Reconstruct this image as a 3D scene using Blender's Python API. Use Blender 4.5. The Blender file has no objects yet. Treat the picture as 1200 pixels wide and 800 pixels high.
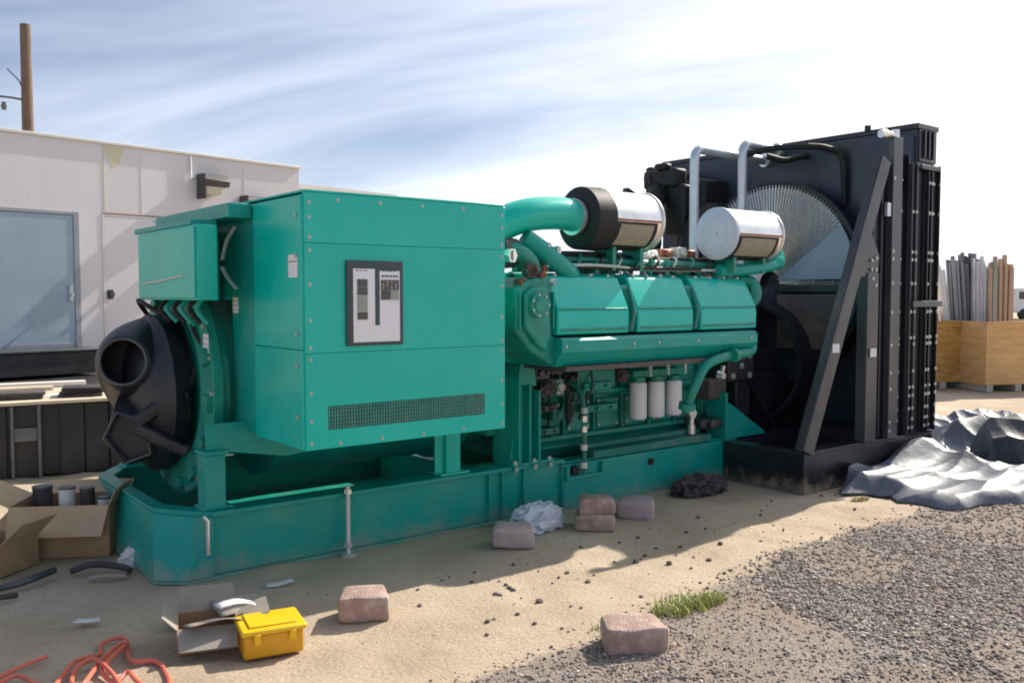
import bpy, bmesh, math, random
from mathutils import Vector, Matrix, noise
import numpy as np
R_ = math.radians
random.seed(7)
S = bpy.context.scene
COL = S.collection

# ------------------------------------------------------------------ camera
CAM = Vector((-1.523, -5.10, 1.66))
RIGHT = Vector((0.785, -0.62, 0)).normalized()
FWD0 = Vector((0.62, 0.785, 0)).normalized()
PITCH = math.atan(55 / 1050)
FWD = FWD0 * math.cos(PITCH) - Vector((0, 0, 1)) * math.sin(PITCH)
UP = FWD0 * math.sin(PITCH) + Vector((0, 0, 1)) * math.cos(PITCH)
cd = bpy.data.cameras.new('camera')
cam = bpy.data.objects.new('camera', cd)
COL.objects.link(cam)
cd.lens = 31.5
cd.sensor_width = 36
cd.clip_start = 0.05
cd.clip_end = 3000
m = Matrix((RIGHT, UP, -FWD)).transposed().to_4x4()
m.translation = CAM
cam.matrix_world = m
S.camera = cam

# ------------------------------------------------------------------ light
SUN_EL = R_(38.5)
SUN_DIR = Vector((math.cos(SUN_EL) * 0.9946, math.cos(SUN_EL) * 0.1035, math.sin(SUN_EL)))
W = bpy.data.worlds.new('World')
S.world = W
W.use_nodes = True
nt = W.node_tree
nt.nodes.clear()
def N(t, **k):
    n = nt.nodes.new(t)
    for a, b in k.items():
        setattr(n, a, b)
    return n
sky = N('ShaderNodeTexSky', sky_type='NISHITA')
sky.sun_disc = False
sky.sun_elevation = SUN_EL
sky.sun_rotation = math.atan2(SUN_DIR.x, SUN_DIR.y)
sky.air_density = 1.0
sky.dust_density = 0.3
sky.ozone_density = 3.0
tc = N('ShaderNodeTexCoord')
sep = N('ShaderNodeSeparateXYZ')
nt.links.new(tc.outputs['Generated'], sep.inputs[0])
def math_(op, a, b=None, clamp=False):
    n = N('ShaderNodeMath', operation=op)
    n.use_clamp = clamp
    for i, v in enumerate((a, b)):
        if v is None:
            continue
        if isinstance(v, (int, float)):
            n.inputs[i].default_value = v
        else:
            nt.links.new(v, n.inputs[i])
    return n.outputs[0]
# the cloud sheet: direction projected on a flat layer, drawn out into streaks
den = math_('ADD', math_('MAXIMUM', sep.outputs[2], 0.0), 0.16)
px = math_('DIVIDE', sep.outputs[0], den)
py = math_('DIVIDE', sep.outputs[1], den)
comb = N('ShaderNodeCombineXYZ')
nt.links.new(px, comb.inputs[0])
nt.links.new(py, comb.inputs[1])
mp = N('ShaderNodeMapping')
mp.vector_type = 'TEXTURE'
mp.inputs['Rotation'].default_value = (0, 0, R_(118))
mp.inputs['Scale'].default_value = (3.2, 1.15, 1)
mp.inputs['Location'].default_value = (2.2, 1.9, 0)
nt.links.new(comb.outputs[0], mp.inputs[0])
nz = N('ShaderNodeTexNoise')
nz.inputs['Scale'].default_value = 1.3
nz.inputs['Detail'].default_value = 5
nz.inputs['Roughness'].default_value = 0.52
nz.inputs['Distortion'].default_value = 0.5
nt.links.new(mp.outputs[0], nz.inputs['Vector'])
# more veil toward the sun and toward the horizon
dot = N('ShaderNodeVectorMath', operation='DOT_PRODUCT')
nt.links.new(tc.outputs['Generated'], dot.inputs[0])
dot.inputs[1].default_value = SUN_DIR
sunw = math_('POWER', math_('MAXIMUM', dot.outputs['Value'], 0.0), 5.0)
horz = math_('POWER', math_('SUBTRACT', 1.0, math_('MAXIMUM', sep.outputs[2], 0.0), True), 6.0)
c0 = math_('MULTIPLY', math_('SUBTRACT', nz.outputs[0], 0.42), 2.5)
c1 = math_('ADD', c0, math_('MULTIPLY', sunw, 1.1))
c2 = math_('ADD', c1, math_('MULTIPLY', horz, 1.35), True)
mask = math_('MULTIPLY', c2, 0.92)
cc = N('ShaderNodeMixRGB', blend_type='MIX')     # cloud brightness grows toward the sun
cc.inputs[1].default_value = (7.4, 8.0, 9.1, 1)
cc.inputs[2].default_value = (17.5, 17.0, 15.9, 1)
nt.links.new(sunw, cc.inputs[0])
mx = N('ShaderNodeMixRGB', blend_type='MIX')
nt.links.new(mask, mx.inputs[0])
sk = N('ShaderNodeMixRGB', blend_type='MULTIPLY')
sk.inputs[0].default_value = 1.0
sk.inputs[2].default_value = (0.50, 0.56, 0.68, 1)
nt.links.new(sky.outputs[0], sk.inputs[1])
nt.links.new(sk.outputs[0], mx.inputs[1])
nt.links.new(cc.outputs[0], mx.inputs[2])
bg = N('ShaderNodeBackground')
bg.inputs['Strength'].default_value = 0.098
nt.links.new(mx.outputs[0], bg.inputs[0])
wo = N('ShaderNodeOutputWorld')
nt.links.new(bg.outputs[0], wo.inputs[0])

ld = bpy.data.lights.new('sun', 'SUN')
ld.energy = 5.0
ld.angle = R_(0.5)
ld.color = (1.0, 0.92, 0.80)
sun = bpy.data.objects.new('sun', ld)
COL.objects.link(sun)
sun.location = (20, 1, 15)
sun.rotation_euler = (-SUN_DIR).to_track_quat('-Z', 'Y').to_euler()

S.render.engine = 'CYCLES'
S.cycles.use_denoising = True
S.cycles.max_bounces = 6
S.cycles.filter_width = 1.9
S.view_settings.view_transform = 'Standard'
S.view_settings.look = 'None'
S.view_settings.exposure = 0.41
S.view_settings.gamma = 1

# ------------------------------------------------------------------ materials
def mat(name, col, rough=0.5, metal=0.0, var=0.12, scale=6.0, col2=None, thr=(0.45, 0.7), bump=0.0,
        bscale=60.0, spec=0.5, coat=0.0, stretch=None, dust=0.0, splash=0.0):
    M = bpy.data.materials.new(name)
    M.use_nodes = True
    t = M.node_tree
    b = t.nodes['Principled BSDF']
    b.inputs['Roughness'].default_value = rough
    b.inputs['Metallic'].default_value = metal
    b.inputs['Specular IOR Level'].default_value = spec
    b.inputs['Coat Weight'].default_value = coat
    b.inputs['Coat Roughness'].default_value = 0.15
    co = t.nodes.new('ShaderNodeTexCoord')
    src = co.outputs['Object']
    if stretch:
        mpn = t.nodes.new('ShaderNodeMapping')
        mpn.inputs['Scale'].default_value = stretch
        t.links.new(src, mpn.inputs[0])
        src = mpn.outputs[0]
    n1 = t.nodes.new('ShaderNodeTexNoise')
    n1.inputs['Scale'].default_value = scale
    n1.inputs['Detail'].default_value = 8
    n1.inputs['Roughness'].default_value = 0.6
    t.links.new(src, n1.inputs['Vector'])
    r = t.nodes.new('ShaderNodeValToRGB')
    r.color_ramp.elements[0].position = thr[0] - 0.15 if not col2 else thr[0]
    r.color_ramp.elements[1].position = thr[1]
    lo = [c * (1 - var) for c in col]
    hi = list(col2) if col2 else [min(1, c * (1 + var)) for c in col]
    r.color_ramp.elements[0].color = (*lo, 1)
    r.color_ramp.elements[1].color = (*hi, 1)
    t.links.new(n1.outputs[0], r.inputs[0])
    out = r.outputs[0]
    if dust:
        n3 = t.nodes.new('ShaderNodeTexNoise')
        n3.inputs['Scale'].default_value = 3.1
        n3.inputs['Detail'].default_value = 10
        n3.inputs['Roughness'].default_value = 0.72
        t.links.new(co.outputs['Object'], n3.inputs['Vector'])
        r3 = t.nodes.new('ShaderNodeValToRGB')
        r3.color_ramp.elements[0].position = 0.48
        r3.color_ramp.elements[1].position = 0.78
        r3.color_ramp.elements[0].color = (0, 0, 0, 1)
        r3.color_ramp.elements[1].color = (dust, dust, dust, 1)
        t.links.new(n3.outputs[0], r3.inputs[0])
        mxn = t.nodes.new('ShaderNodeMixRGB')
        t.links.new(r3.outputs[0], mxn.inputs[0])
        t.links.new(out, mxn.inputs[1])
        mxn.inputs[2].default_value = (0.30, 0.25, 0.19, 1)
        out = mxn.outputs[0]
        mr = t.nodes.new('ShaderNodeMath')
        mr.operation = 'MULTIPLY_ADD'
        t.links.new(r3.outputs[0], mr.inputs[0])
        mr.inputs[1].default_value = 0.6
        mr.inputs[2].default_value = rough
        t.links.new(mr.outputs[0], b.inputs['Roughness'])
    if splash:      # dried mud thrown up along the bottom
        ge = t.nodes.new('ShaderNodeNewGeometry')
        sp = t.nodes.new('ShaderNodeSeparateXYZ')
        t.links.new(ge.outputs['Position'], sp.inputs[0])
        n4 = t.nodes.new('ShaderNodeTexNoise')
        n4.inputs['Scale'].default_value = 7
        n4.inputs['Detail'].default_value = 9
        n4.inputs['Roughness'].default_value = 0.7
        t.links.new(ge.outputs['Position'], n4.inputs['Vector'])
        ma = t.nodes.new('ShaderNodeMath')
        ma.operation = 'MULTIPLY_ADD'
        t.links.new(n4.outputs[0], ma.inputs[0])
        ma.inputs[1].default_value = 0.5
        ma.inputs[2].default_value = -0.13
        mb = t.nodes.new('ShaderNodeMath')
        mb.operation = 'SUBTRACT'
        t.links.new(ma.outputs[0], mb.inputs[0])
        t.links.new(sp.outputs[2], mb.inputs[1])
        mr_ = t.nodes.new('ShaderNodeMapRange')
        mr_.inputs['From Min'].default_value = 0.0
        mr_.inputs['From Max'].default_value = 0.12
        mr_.inputs['To Max'].default_value = splash
        t.links.new(mb.outputs[0], mr_.inputs[0])
        mz = t.nodes.new('ShaderNodeMixRGB')
        t.links.new(mr_.outputs[0], mz.inputs[0])
        t.links.new(out, mz.inputs[1])
        mz.inputs[2].default_value = (0.36, 0.29, 0.22, 1)
        out = mz.outputs[0]
    t.links.new(out, b.inputs['Base Color'])
    if bump:
        n2 = t.nodes.new('ShaderNodeTexNoise')
        n2.inputs['Scale'].default_value = bscale
        n2.inputs['Detail'].default_value = 5
        t.links.new(src, n2.inputs['Vector'])
        bp = t.nodes.new('ShaderNodeBump')
        bp.inputs['Strength'].default_value = bump
        bp.inputs['Distance'].default_value = 0.02
        t.links.new(n2.outputs[0], bp.inputs['Height'])
        t.links.new(bp.outputs[0], b.inputs['Normal'])
    return M

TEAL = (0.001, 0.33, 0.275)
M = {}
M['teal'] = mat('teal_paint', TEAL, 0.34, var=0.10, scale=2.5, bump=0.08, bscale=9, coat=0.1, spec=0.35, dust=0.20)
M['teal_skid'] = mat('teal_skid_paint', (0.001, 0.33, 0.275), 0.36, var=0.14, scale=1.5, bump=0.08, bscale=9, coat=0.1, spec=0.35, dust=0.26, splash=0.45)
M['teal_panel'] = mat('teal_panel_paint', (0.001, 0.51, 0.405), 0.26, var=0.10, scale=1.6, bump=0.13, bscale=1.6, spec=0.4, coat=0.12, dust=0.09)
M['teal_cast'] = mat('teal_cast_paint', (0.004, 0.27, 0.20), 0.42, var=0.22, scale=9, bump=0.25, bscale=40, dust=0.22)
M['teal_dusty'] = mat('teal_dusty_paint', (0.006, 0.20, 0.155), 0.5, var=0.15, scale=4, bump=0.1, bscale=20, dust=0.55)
M['black'] = mat('black_paint', (0.012, 0.013, 0.018), 0.33, var=0.3, scale=4, bump=0.05, bscale=8, coat=0.2, dust=0.12, splash=0.6)
M['black_panel'] = mat('black_panel_paint', (0.034, 0.044, 0.070), 0.33, var=0.2, scale=2, bump=0.04, bscale=4, dust=0.08)
M['black_cast'] = mat('black_cast_paint', (0.016, 0.018, 0.026), 0.42, var=0.3, scale=8, bump=0.2, bscale=40, dust=0.12)
M['rubber'] = mat('black_rubber', (0.012, 0.012, 0.013), 0.6, var=0.3, scale=10, bump=0.1)
M['greysteel'] = mat('grey_steel_paint', (0.075, 0.08, 0.09), 0.35, metal=0.4, var=0.25, scale=5, stretch=(1, 1, .25), dust=0.2)
M['galv'] = mat('galvanised_steel', (0.80, 0.79, 0.77), 0.33, metal=0.85, var=0.12, scale=12, bump=0.05, bscale=25)
M['silver'] = mat('silver_pipe_metal', (0.62, 0.65, 0.70), 0.35, metal=0.55, var=0.10, scale=8, dust=0.05)
M['bolt'] = mat('zinc_bolt', (0.40, 0.50, 0.46), 0.4, metal=0.5, var=0.1)
M['bolt_zinc'] = mat('bright_zinc_bolt', (0.60, 0.60, 0.60), 0.4, metal=0.5, var=0.1)
M['mesh_beige'] = mat('beige_filter_mesh', (0.36, 0.32, 0.24), 0.75, var=0.18, scale=30, bump=0.5, bscale=140)
M['white_cap'] = mat('white_paint_sky_tint', (0.52, 0.60, 0.70), 0.4, var=0.06, scale=5)  # white paint, the sky's blue reflection put into the colour
M['white'] = mat('white_filter_paint', (0.90, 0.89, 0.92), 0.35, var=0.02, dust=0.03)
M['paper'] = mat('white_sticker_paper', (0.78, 0.76, 0.78), 0.6, var=0.04)
M['print'] = mat('dark_print', (0.10, 0.10, 0.11), 0.6, var=0.3, scale=90)
M['panel_frame'] = mat('dark_grey_panel_frame', (0.045, 0.065, 0.075), 0.4, var=0.15)
M['panel_white'] = mat('white_control_panel', (0.82, 0.82, 0.84), 0.45, var=0.05, dust=0.12)
M['gauge'] = mat('dark_gauge_glass', (0.06, 0.065, 0.06), 0.15, var=0.35, scale=40, spec=0.6)
M['gauge_mid'] = mat('grey_green_display', (0.30, 0.33, 0.28), 0.3, var=0.25, scale=50)
M['copper'] = mat('copper_brown_fitting', (0.28, 0.12, 0.07), 0.45, metal=0.5, var=0.3, scale=30)
M['hose'] = mat('brown_grey_hose', (0.09, 0.075, 0.07), 0.6, var=0.35, scale=20)
M['braid'] = mat('pale_braided_strap', (0.60, 0.68, 0.64), 0.55, metal=0.3, var=0.2, scale=60, bump=0.4, bscale=200)
M['louvre'] = mat('vent_bar_metal', (0.05, 0.24, 0.19), 0.6, var=0.2, scale=20, dust=0.4)  # dusty grey-green metal of the vent bars
M['blade'] = mat('pale_fan_blade_metal', (0.66, 0.70, 0.74), 0.35, metal=0.3, var=0.12, scale=5, stretch=(1, 1, 3))
M['glare_sheet'] = mat('painted_glare_streaks', (0.33, 0.37, 0.41), 0.42, metal=0.2, var=0.35, scale=4, stretch=(1, 8, .6), dust=0.05)  # sun glare on the fan, painted as pale stretched streaks
M['shroud_grey'] = mat('brown_grey_guard_plate', (0.085, 0.075, 0.07), 0.5, var=0.2, scale=5, dust=0.3)
M['bluegrey'] = mat('blue_grey_guard_sheet', (0.26, 0.33, 0.41), 0.36, metal=0.3, var=0.15, scale=3, dust=0.1)
M['stucco'] = mat('white_wall_stucco', (0.68, 0.645, 0.665), 0.85, var=0.05, scale=1.2, bump=0.06, bscale=40, stretch=(1.5, 1.5, .3))
M['stain'] = mat('yellow_stain', (0.62, 0.58, 0.42), 0.85, var=0.1, scale=5)
M['door_blue'] = mat('blue_grey_door_paint', (0.31, 0.39, 0.47), 0.6, var=0.10, scale=2, bump=0.05)
M['door_white'] = mat('white_door_paint', (0.68, 0.65, 0.68), 0.5, var=0.03, scale=2)
M['frame_grey'] = mat('grey_door_frame', (0.30, 0.31, 0.36), 0.5, var=0.1)
M['trim'] = mat('cream_trim', (0.70, 0.66, 0.62), 0.7, var=0.05)
M['bronze'] = mat('dark_bronze_lamp', (0.06, 0.055, 0.055), 0.45, var=0.2)
M['lens'] = mat('amber_clear_lens', (0.55, 0.52, 0.45), 0.15, var=0.2, scale=30)
M['wood_pole'] = mat('weathered_pole_wood', (0.17, 0.12, 0.085), 0.85, var=0.3, scale=6, stretch=(4, 4, .4), bump=0.5, bscale=30)
M['insul'] = mat('grey_insulator', (0.12, 0.13, 0.16), 0.4)
M['plywood'] = mat('plywood', (0.52, 0.27, 0.065), 0.7, var=0.22, scale=3.5, stretch=(.6, .6, 3), bump=0.15, bscale=25, col2=(0.64, 0.38, 0.12))
M['plywood_pale'] = mat('pale_plywood', (0.62, 0.38, 0.16), 0.7, var=0.2, scale=3.5, stretch=(.6, .6, 3), bump=0.15, bscale=25)
M['dockwood'] = mat('bleached_lumber', (0.58, 0.50, 0.38), 0.8, var=0.15, scale=5, stretch=(.3, 3, 3), bump=0.3, bscale=40)
M['skirt'] = mat('dark_brown_steel_skirt', (0.020, 0.018, 0.022), 0.5, var=0.35, scale=3, stretch=(3, 3, .5), dust=0.12)
M['skirt_edge'] = mat('worn_grey_steel_edge', (0.13, 0.13, 0.14), 0.5, var=0.25, dust=0.2)
M['dock_top'] = mat('dock_top_concrete', (0.42, 0.36, 0.30), 0.9, var=0.15, scale=3, bump=0.3)
M['card'] = mat('brown_cardboard', (0.40, 0.25, 0.135), 0.85, var=0.12, scale=5, bump=0.15, bscale=60)
M['card_pale'] = mat('pale_cardboard', (0.52, 0.37, 0.23), 0.85, var=0.10, scale=5, bump=0.15, bscale=60)
M['card_in'] = mat('grey_cardboard_liner', (0.30, 0.27, 0.23), 0.85, var=0.12, scale=5)
M['yellow'] = mat('yellow_plastic', (0.72, 0.36, 0.008), 0.38, var=0.08, scale=5, dust=0.12)
M['yellow_lid'] = mat('bright_yellow_plastic', (0.85, 0.52, 0.010), 0.38, var=0.06, scale=5, dust=0.08)
M['cord'] = mat('faded_orange_red_cord', (0.68, 0.16, 0.10), 0.5, var=0.15, scale=20, dust=0.12)
M['paver'] = mat('pink_concrete_paver', (0.50, 0.34, 0.285), 0.9, var=0.22, scale=9, bump=0.7, bscale=90, col2=(0.62, 0.47, 0.40))
M['paver_grey'] = mat('grey_pink_concrete_paver', (0.48, 0.39, 0.37), 0.9, var=0.15, scale=12, bump=0.6, bscale=90)
M['plastic'] = mat('clear_plastic_bag', (0.55, 0.60, 0.66), 0.22, var=0.15, scale=9, spec=0.7)
M['scrap_white'] = mat('white_scrap', (0.72, 0.70, 0.68), 0.6, var=0.08)
M['scrap_dark'] = mat('dark_scrap', (0.05, 0.04, 0.042), 0.6, var=0.4, scale=12)
M['tarp'] = mat('silver_grey_tarpaulin', (0.115, 0.130, 0.165), 0.46, metal=0.0, var=0.4, scale=4, bump=0.35, bscale=9, spec=0.6, dust=0.15)
M['tarp_dark'] = mat('dark_tarpaulin', (0.035, 0.04, 0.052), 0.45, var=0.35, scale=3, bump=0.35, bscale=14, dust=0.15)
M['stud'] = mat('grey_metal_stud', (0.20, 0.20, 0.23), 0.4, metal=0.5, var=0.2, scale=6)
M['stud_white'] = mat('bright_metal_stud', (0.72, 0.74, 0.78), 0.35, metal=0.4, var=0.1)
M['lumber'] = mat('tan_lumber', (0.52, 0.37, 0.26), 0.8, var=0.2, scale=5, stretch=(3, 3, .3))
M['lumber_grey'] = mat('grey_lumber', (0.42, 0.42, 0.36), 0.8, var=0.2, scale=5, stretch=(3, 3, .3))
M['grass'] = mat('weed_leaf', (0.40, 0.46, 0.12), 0.6, var=0.3, scale=20)
M['grass_dry'] = mat('dry_weed_leaf', (0.36, 0.34, 0.14), 0.7, var=0.3, scale=20)
M['stone'] = mat('dark_stone', (0.15, 0.12, 0.10), 0.85, var=0.4, scale=9, bump=0.4)
M['truckwhite'] = mat('far_white_paint', (0.7, 0.7, 0.72), 0.4, var=0.05)
M['glass_dark'] = mat('dark_window_glass', (0.04, 0.05, 0.06), 0.1, var=0.1)
M['hill'] = mat('far_dry_hill', (0.28, 0.27, 0.27), 0.95, var=0.15, scale=0.02)

def stone_mat():
    Mx = bpy.data.materials.new('gravel_stones')
    Mx.use_nodes = True
    t = Mx.node_tree
    b = t.nodes['Principled BSDF']
    b.inputs['Roughness'].default_value = 0.8
    g = t.nodes.new('ShaderNodeNewGeometry')
    r = t.nodes.new('ShaderNodeValToRGB')
    e = r.color_ramp.elements
    e[0].position = 0.0
    e[0].color = (0.07, 0.058, 0.052, 1)
    e[1].position = 1.0
    e[1].color = (0.66, 0.60, 0.54, 1)
    for p, c in ((0.3, (0.18, 0.145, 0.125)), (0.6, (0.29, 0.235, 0.20)), (0.8, (0.38, 0.31, 0.26))):
        k = e.new(p)
        k.color = (*c, 1)
    t.links.new(g.outputs['Random Per Island'], r.inputs[0])
    t.links.new(r.outputs[0], b.inputs['Base Color'])
    return Mx
M['gravel'] = stone_mat()

def ground_mat():
    Mx = bpy.data.materials.new('sand_ground')
    Mx.use_nodes = True
    t = Mx.node_tree
    L = t.links.new
    b = t.nodes['Principled BSDF']
    b.inputs['Roughness'].default_value = 0.95
    b.inputs['Specular IOR Level'].default_value = 0.2
    at = t.nodes.new('ShaderNodeAttribute')
    at.attribute_name = 'gravel'
    co = t.nodes.new('ShaderNodeTexCoord')
    def noise_(sc, det, ro=0.6):
        n = t.nodes.new('ShaderNodeTexNoise')
        n.inputs['Scale'].default_value = sc
        n.inputs['Detail'].default_value = det
        n.inputs['Roughness'].default_value = ro
        L(co.outputs['Object'], n.inputs['Vector'])
        return n.outputs[0]
    def ramp(src, p0, c0, p1, c1):
        r = t.nodes.new('ShaderNodeValToRGB')
        r.color_ramp.elements[0].position = p0
        r.color_ramp.elements[1].position = p1
        r.color_ramp.elements[0].color = (*c0, 1)
        r.color_ramp.elements[1].color = (*c1, 1)
        L(src, r.inputs[0])
        return r.outputs[0]
    def mix(f, a, c, mode='MIX'):
        n = t.nodes.new('ShaderNodeMixRGB')
        n.blend_type = mode
        for i, v in ((0, f), (1, a), (2, c)):
            if isinstance(v, (int, float)):
                n.inputs[i].default_value = v
            elif isinstance(v, tuple):
                n.inputs[i].default_value = (*v, 1)
            else:
                L(v, n.inputs[i])
        return n.outputs[0]
    sand = ramp(noise_(1.1, 9), 0.32, (0.44, 0.345, 0.25), 0.68, (0.62, 0.505, 0.38))
    fine = ramp(noise_(55, 6, 0.75), 0.35, (0.80, 0.80, 0.80), 0.62, (1.06, 1.06, 1.06))
    sand = mix(1.0, sand, fine, 'MULTIPLY')
    spots = ramp(noise_(16, 4, 0.6), 0.64, (1, 1, 1), 0.72, (0.62, 0.55, 0.5))
    sand = mix(0.8, sand, spots, 'MULTIPLY')
    grav = ramp(noise_(85, 6, 0.7), 0.33, (0.12, 0.10, 0.092), 0.62, (0.42, 0.36, 0.315))
    brown = ramp(noise_(1.6, 6), 0.40, (0, 0, 0), 0.60, (1, 1, 1))
    grav = mix(mix(0.28, (0, 0, 0), brown), grav, (0.30, 0.19, 0.115))
    wob = t.nodes.new('ShaderNodeMath')
    wob.operation = 'ADD'
    L(at.outputs['Fac'], wob.inputs[0])
    m2 = t.nodes.new('ShaderNodeMath')
    m2.operation = 'MULTIPLY_ADD'
    L(noise_(9, 8, 0.7), m2.inputs[0])
    m2.inputs[1].default_value = 0.9
    m2.inputs[2].default_value = -0.45
    L(m2.outputs[0], wob.inputs[1])
    gm = ramp(wob.outputs[0], 0.40, (0, 0, 0), 0.62, (1, 1, 1))
    L(mix(gm, sand, grav), b.inputs['Base Color'])
    bp = t.nodes.new('ShaderNodeBump')
    bp.inputs['Strength'].default_value = 0.7
    bp.inputs['Distance'].default_value = 0.022
    L(noise_(38, 9, 0.7), bp.inputs['Height'])
    L(bp.outputs[0], b.inputs['Normal'])
    return Mx
M['ground'] = ground_mat()

# ------------------------------------------------------------------ mesh helpers
# the cabinet and the upper engine are drawn at nominal size; as built they are
# this much smaller and overhang the near side of the skid
UPPER = [False]
UK, UT = 0.87, Vector((-0.198, -0.663, 0.216))
class MB:
    def __init__(s):
        s.bm = bmesh.new()
    def box(s, x0, x1, y0, y1, z0, z1, rot=None, piv=None):
        vs = [s.bm.verts.new((x, y, z)) for x in (x0, x1) for y in (y0, y1) for z in (z0, z1)]
        for f in ((0, 1, 3, 2), (4, 6, 7, 5), (0, 4, 5, 1), (2, 3, 7, 6), (0, 2, 6, 4), (1, 5, 7, 3)):
            s.bm.faces.new([vs[i] for i in f])
        if rot:
            c = Vector(piv) if piv else Vector(((x0 + x1) / 2, (y0 + y1) / 2, (z0 + z1) / 2))
            for v in vs:
                v.co = rot @ (v.co - c) + c
        return s
    def prism(s, poly, axis, a, b):
        """poly: list of 2-D points in the two other axes (in XYZ order)"""
        def P(u, v, w):
            return {'X': (w, u, v), 'Y': (u, w, v), 'Z': (u, v, w)}[axis]
        A = [s.bm.verts.new(P(u, v, a)) for u, v in poly]
        B = [s.bm.verts.new(P(u, v, b)) for u, v in poly]
        n = len(poly)
        s.bm.faces.new(A)
        s.bm.faces.new(B[::-1])
        for i in range(n):
            s.bm.faces.new((A[i], B[i], B[(i + 1) % n], A[(i + 1) % n]))
        return s
    def tube(s, pts, r, n=14, cap=True, closed=False, sq=None):
        pts = [Vector(p) for p in pts]
        k = len(pts)
        rs = r if isinstance(r, (list, tuple)) else [r] * k
        rings = []
        up = None
        for i, p in enumerate(pts):
            if closed:
                d = pts[(i + 1) % k] - pts[i - 1]
            else:
                d = pts[min(i + 1, k - 1)] - pts[max(i - 1, 0)]
            d.normalize()
            if up is None:
                up = Vector((0, 0, 1)) if abs(d.z) < 0.9 else Vector((0, 1, 0))
            a = d.cross(up)
            if a.length < 1e-4:
                a = d.orthogonal()
            a.normalize()
            u = a.cross(d).normalized()
            up = u
            q = sq or (1, 1)
            rings.append([s.bm.verts.new(p + (a * math.cos(2 * math.pi * j / n) * q[0] + u * math.sin(2 * math.pi * j / n) * q[1]) * rs[i]) for j in range(n)])
        for i in range(k if closed else k - 1):
            A, B = rings[i], rings[(i + 1) % k]
            for j in range(n):
                s.bm.faces.new((A[j], A[(j + 1) % n], B[(j + 1) % n], B[j]))
        if cap and not closed:
            s.bm.faces.new(rings[0][::-1])
            s.bm.faces.new(rings[-1])
        return s
    def cyl(s, p0, p1, r0, r1=None, n=28, cap=True):
        return s.tube([p0, p1], [r0, r0 if r1 is None else r1], n, cap)
    def ring(s, c, axis, r, w, n=48, thick=0.02):
        """flat annulus with thickness: outer r, width w, along axis"""
        ax = Vector(axis).normalized()
        a = ax.orthogonal().normalized()
        b = ax.cross(a)
        c = Vector(c)
        R = []
        for rr, t in ((r, -thick / 2), (r, thick / 2), (r - w, thick / 2), (r - w, -thick / 2)):
            R.append([s.bm.verts.new(c + ax * t + (a * math.cos(2 * math.pi * i / n) + b * math.sin(2 * math.pi * i / n)) * rr) for i in range(n)])
        for k in range(4):
            A, B = R[k], R[(k + 1) % 4]
            for j in range(n):
                s.bm.faces.new((A[j], A[(j + 1) % n], B[(j + 1) % n], B[j]))
        return s
    def stone(s, c, r, rng, flat=0.7, sub=1):
        g = bmesh.ops.create_icosphere(s.bm, subdivisions=sub, radius=1)
        sc = Vector((rng.uniform(.75, 1.25), rng.uniform(.75, 1.25), rng.uniform(.6, 1) * flat)) * r
        rot = Matrix.Rotation(rng.uniform(0, 6.28), 3, 'Z') @ Matrix.Rotation(rng.uniform(-.4, .4), 3, 'X')
        for v in g['verts']:
            k = rng.uniform(.82, 1.12)
            v.co = rot @ Vector((v.co.x * sc.x * k, v.co.y * sc.y * k, v.co.z * sc.z * k)) + Vector(c)
        return s
    def build(s, name, m, parent=None, bevel=0.0, seg=2, angle=35, subsurf=0):
        bm = s.bm
        if UPPER[0]:
            for v in bm.verts:
                v.co = v.co * UK + UT
        bmesh.ops.recalc_face_normals(bm, faces=bm.faces)
        cs = [v.co for v in bm.verts]
        lo = Vector([min(c[i] for c in cs) for i in range(3)])
        hi = Vector([max(c[i] for c in cs) for i in range(3)])
        ctr = (lo + hi) / 2
        for v in bm.verts:
            v.co -= ctr
        me = bpy.data.meshes.new(name)
        bm.to_mesh(me)
        bm.free()
        me.shade_smooth()
        me.set_sharp_from_angle(angle=R_(angle))
        me.materials.append(m if not isinstance(m, str) else M[m])
        o = bpy.data.objects.new(name, me)
        COL.objects.link(o)
        o['_fx'], o['_fy'], o['_fz'] = ctr
        if parent is not None:
            o.parent = parent
            o.location = ctr - (Vector((parent['_fx'], parent['_fy'], parent['_fz'])) if '_fx' in parent else Vector())
        else:
            o.location = ctr
        if bevel:
            bv = o.modifiers.new('bevel', 'BEVEL')
            bv.width = bevel
            bv.segments = seg
            bv.limit_method = 'ANGLE'
            bv.angle_limit = R_(40)
        if subsurf:
            sb = o.modifiers.new('subsurf', 'SUBSURF')
            sb.levels = sb.render_levels = subsurf
        return o

def tag(o, label, cat, group=None, kind=None):
    if label:
        o['label'] = label
    if cat:
        o['category'] = cat
    if group:
        o['group'] = group
    if kind:
        o['kind'] = kind
    return o

def thing(name, label, cat, loc=(0, 0, 0), rz=0, group=None, frame=None):
    """an Empty at the base; parts are given in the frame of the Empty, or in world
    coordinates when frame='world' (unrotated)."""
    o = bpy.data.objects.new(name, None)
    o.empty_display_size = 0.2
    COL.objects.link(o)
    o.location = loc
    o.rotation_euler = (0, 0, rz)
    if frame == 'world':
        o['_fx'], o['_fy'], o['_fz'] = loc
    return tag(o, label, cat, group)

def dup(o, parent, frame_pos):
    """copy of one mesh object at another place of the same thing frame"""
    c = o.copy()
    COL.objects.link(c)
    c.parent = parent
    c['_fx'], c['_fy'], c['_fz'] = frame_pos
    off = Vector((parent['_fx'], parent['_fy'], parent['_fz'])) if '_fx' in parent else Vector()
    c.location = Vector(frame_pos) - off
    return c

def structure(o):
    o['kind'] = 'structure'
    return o

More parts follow.
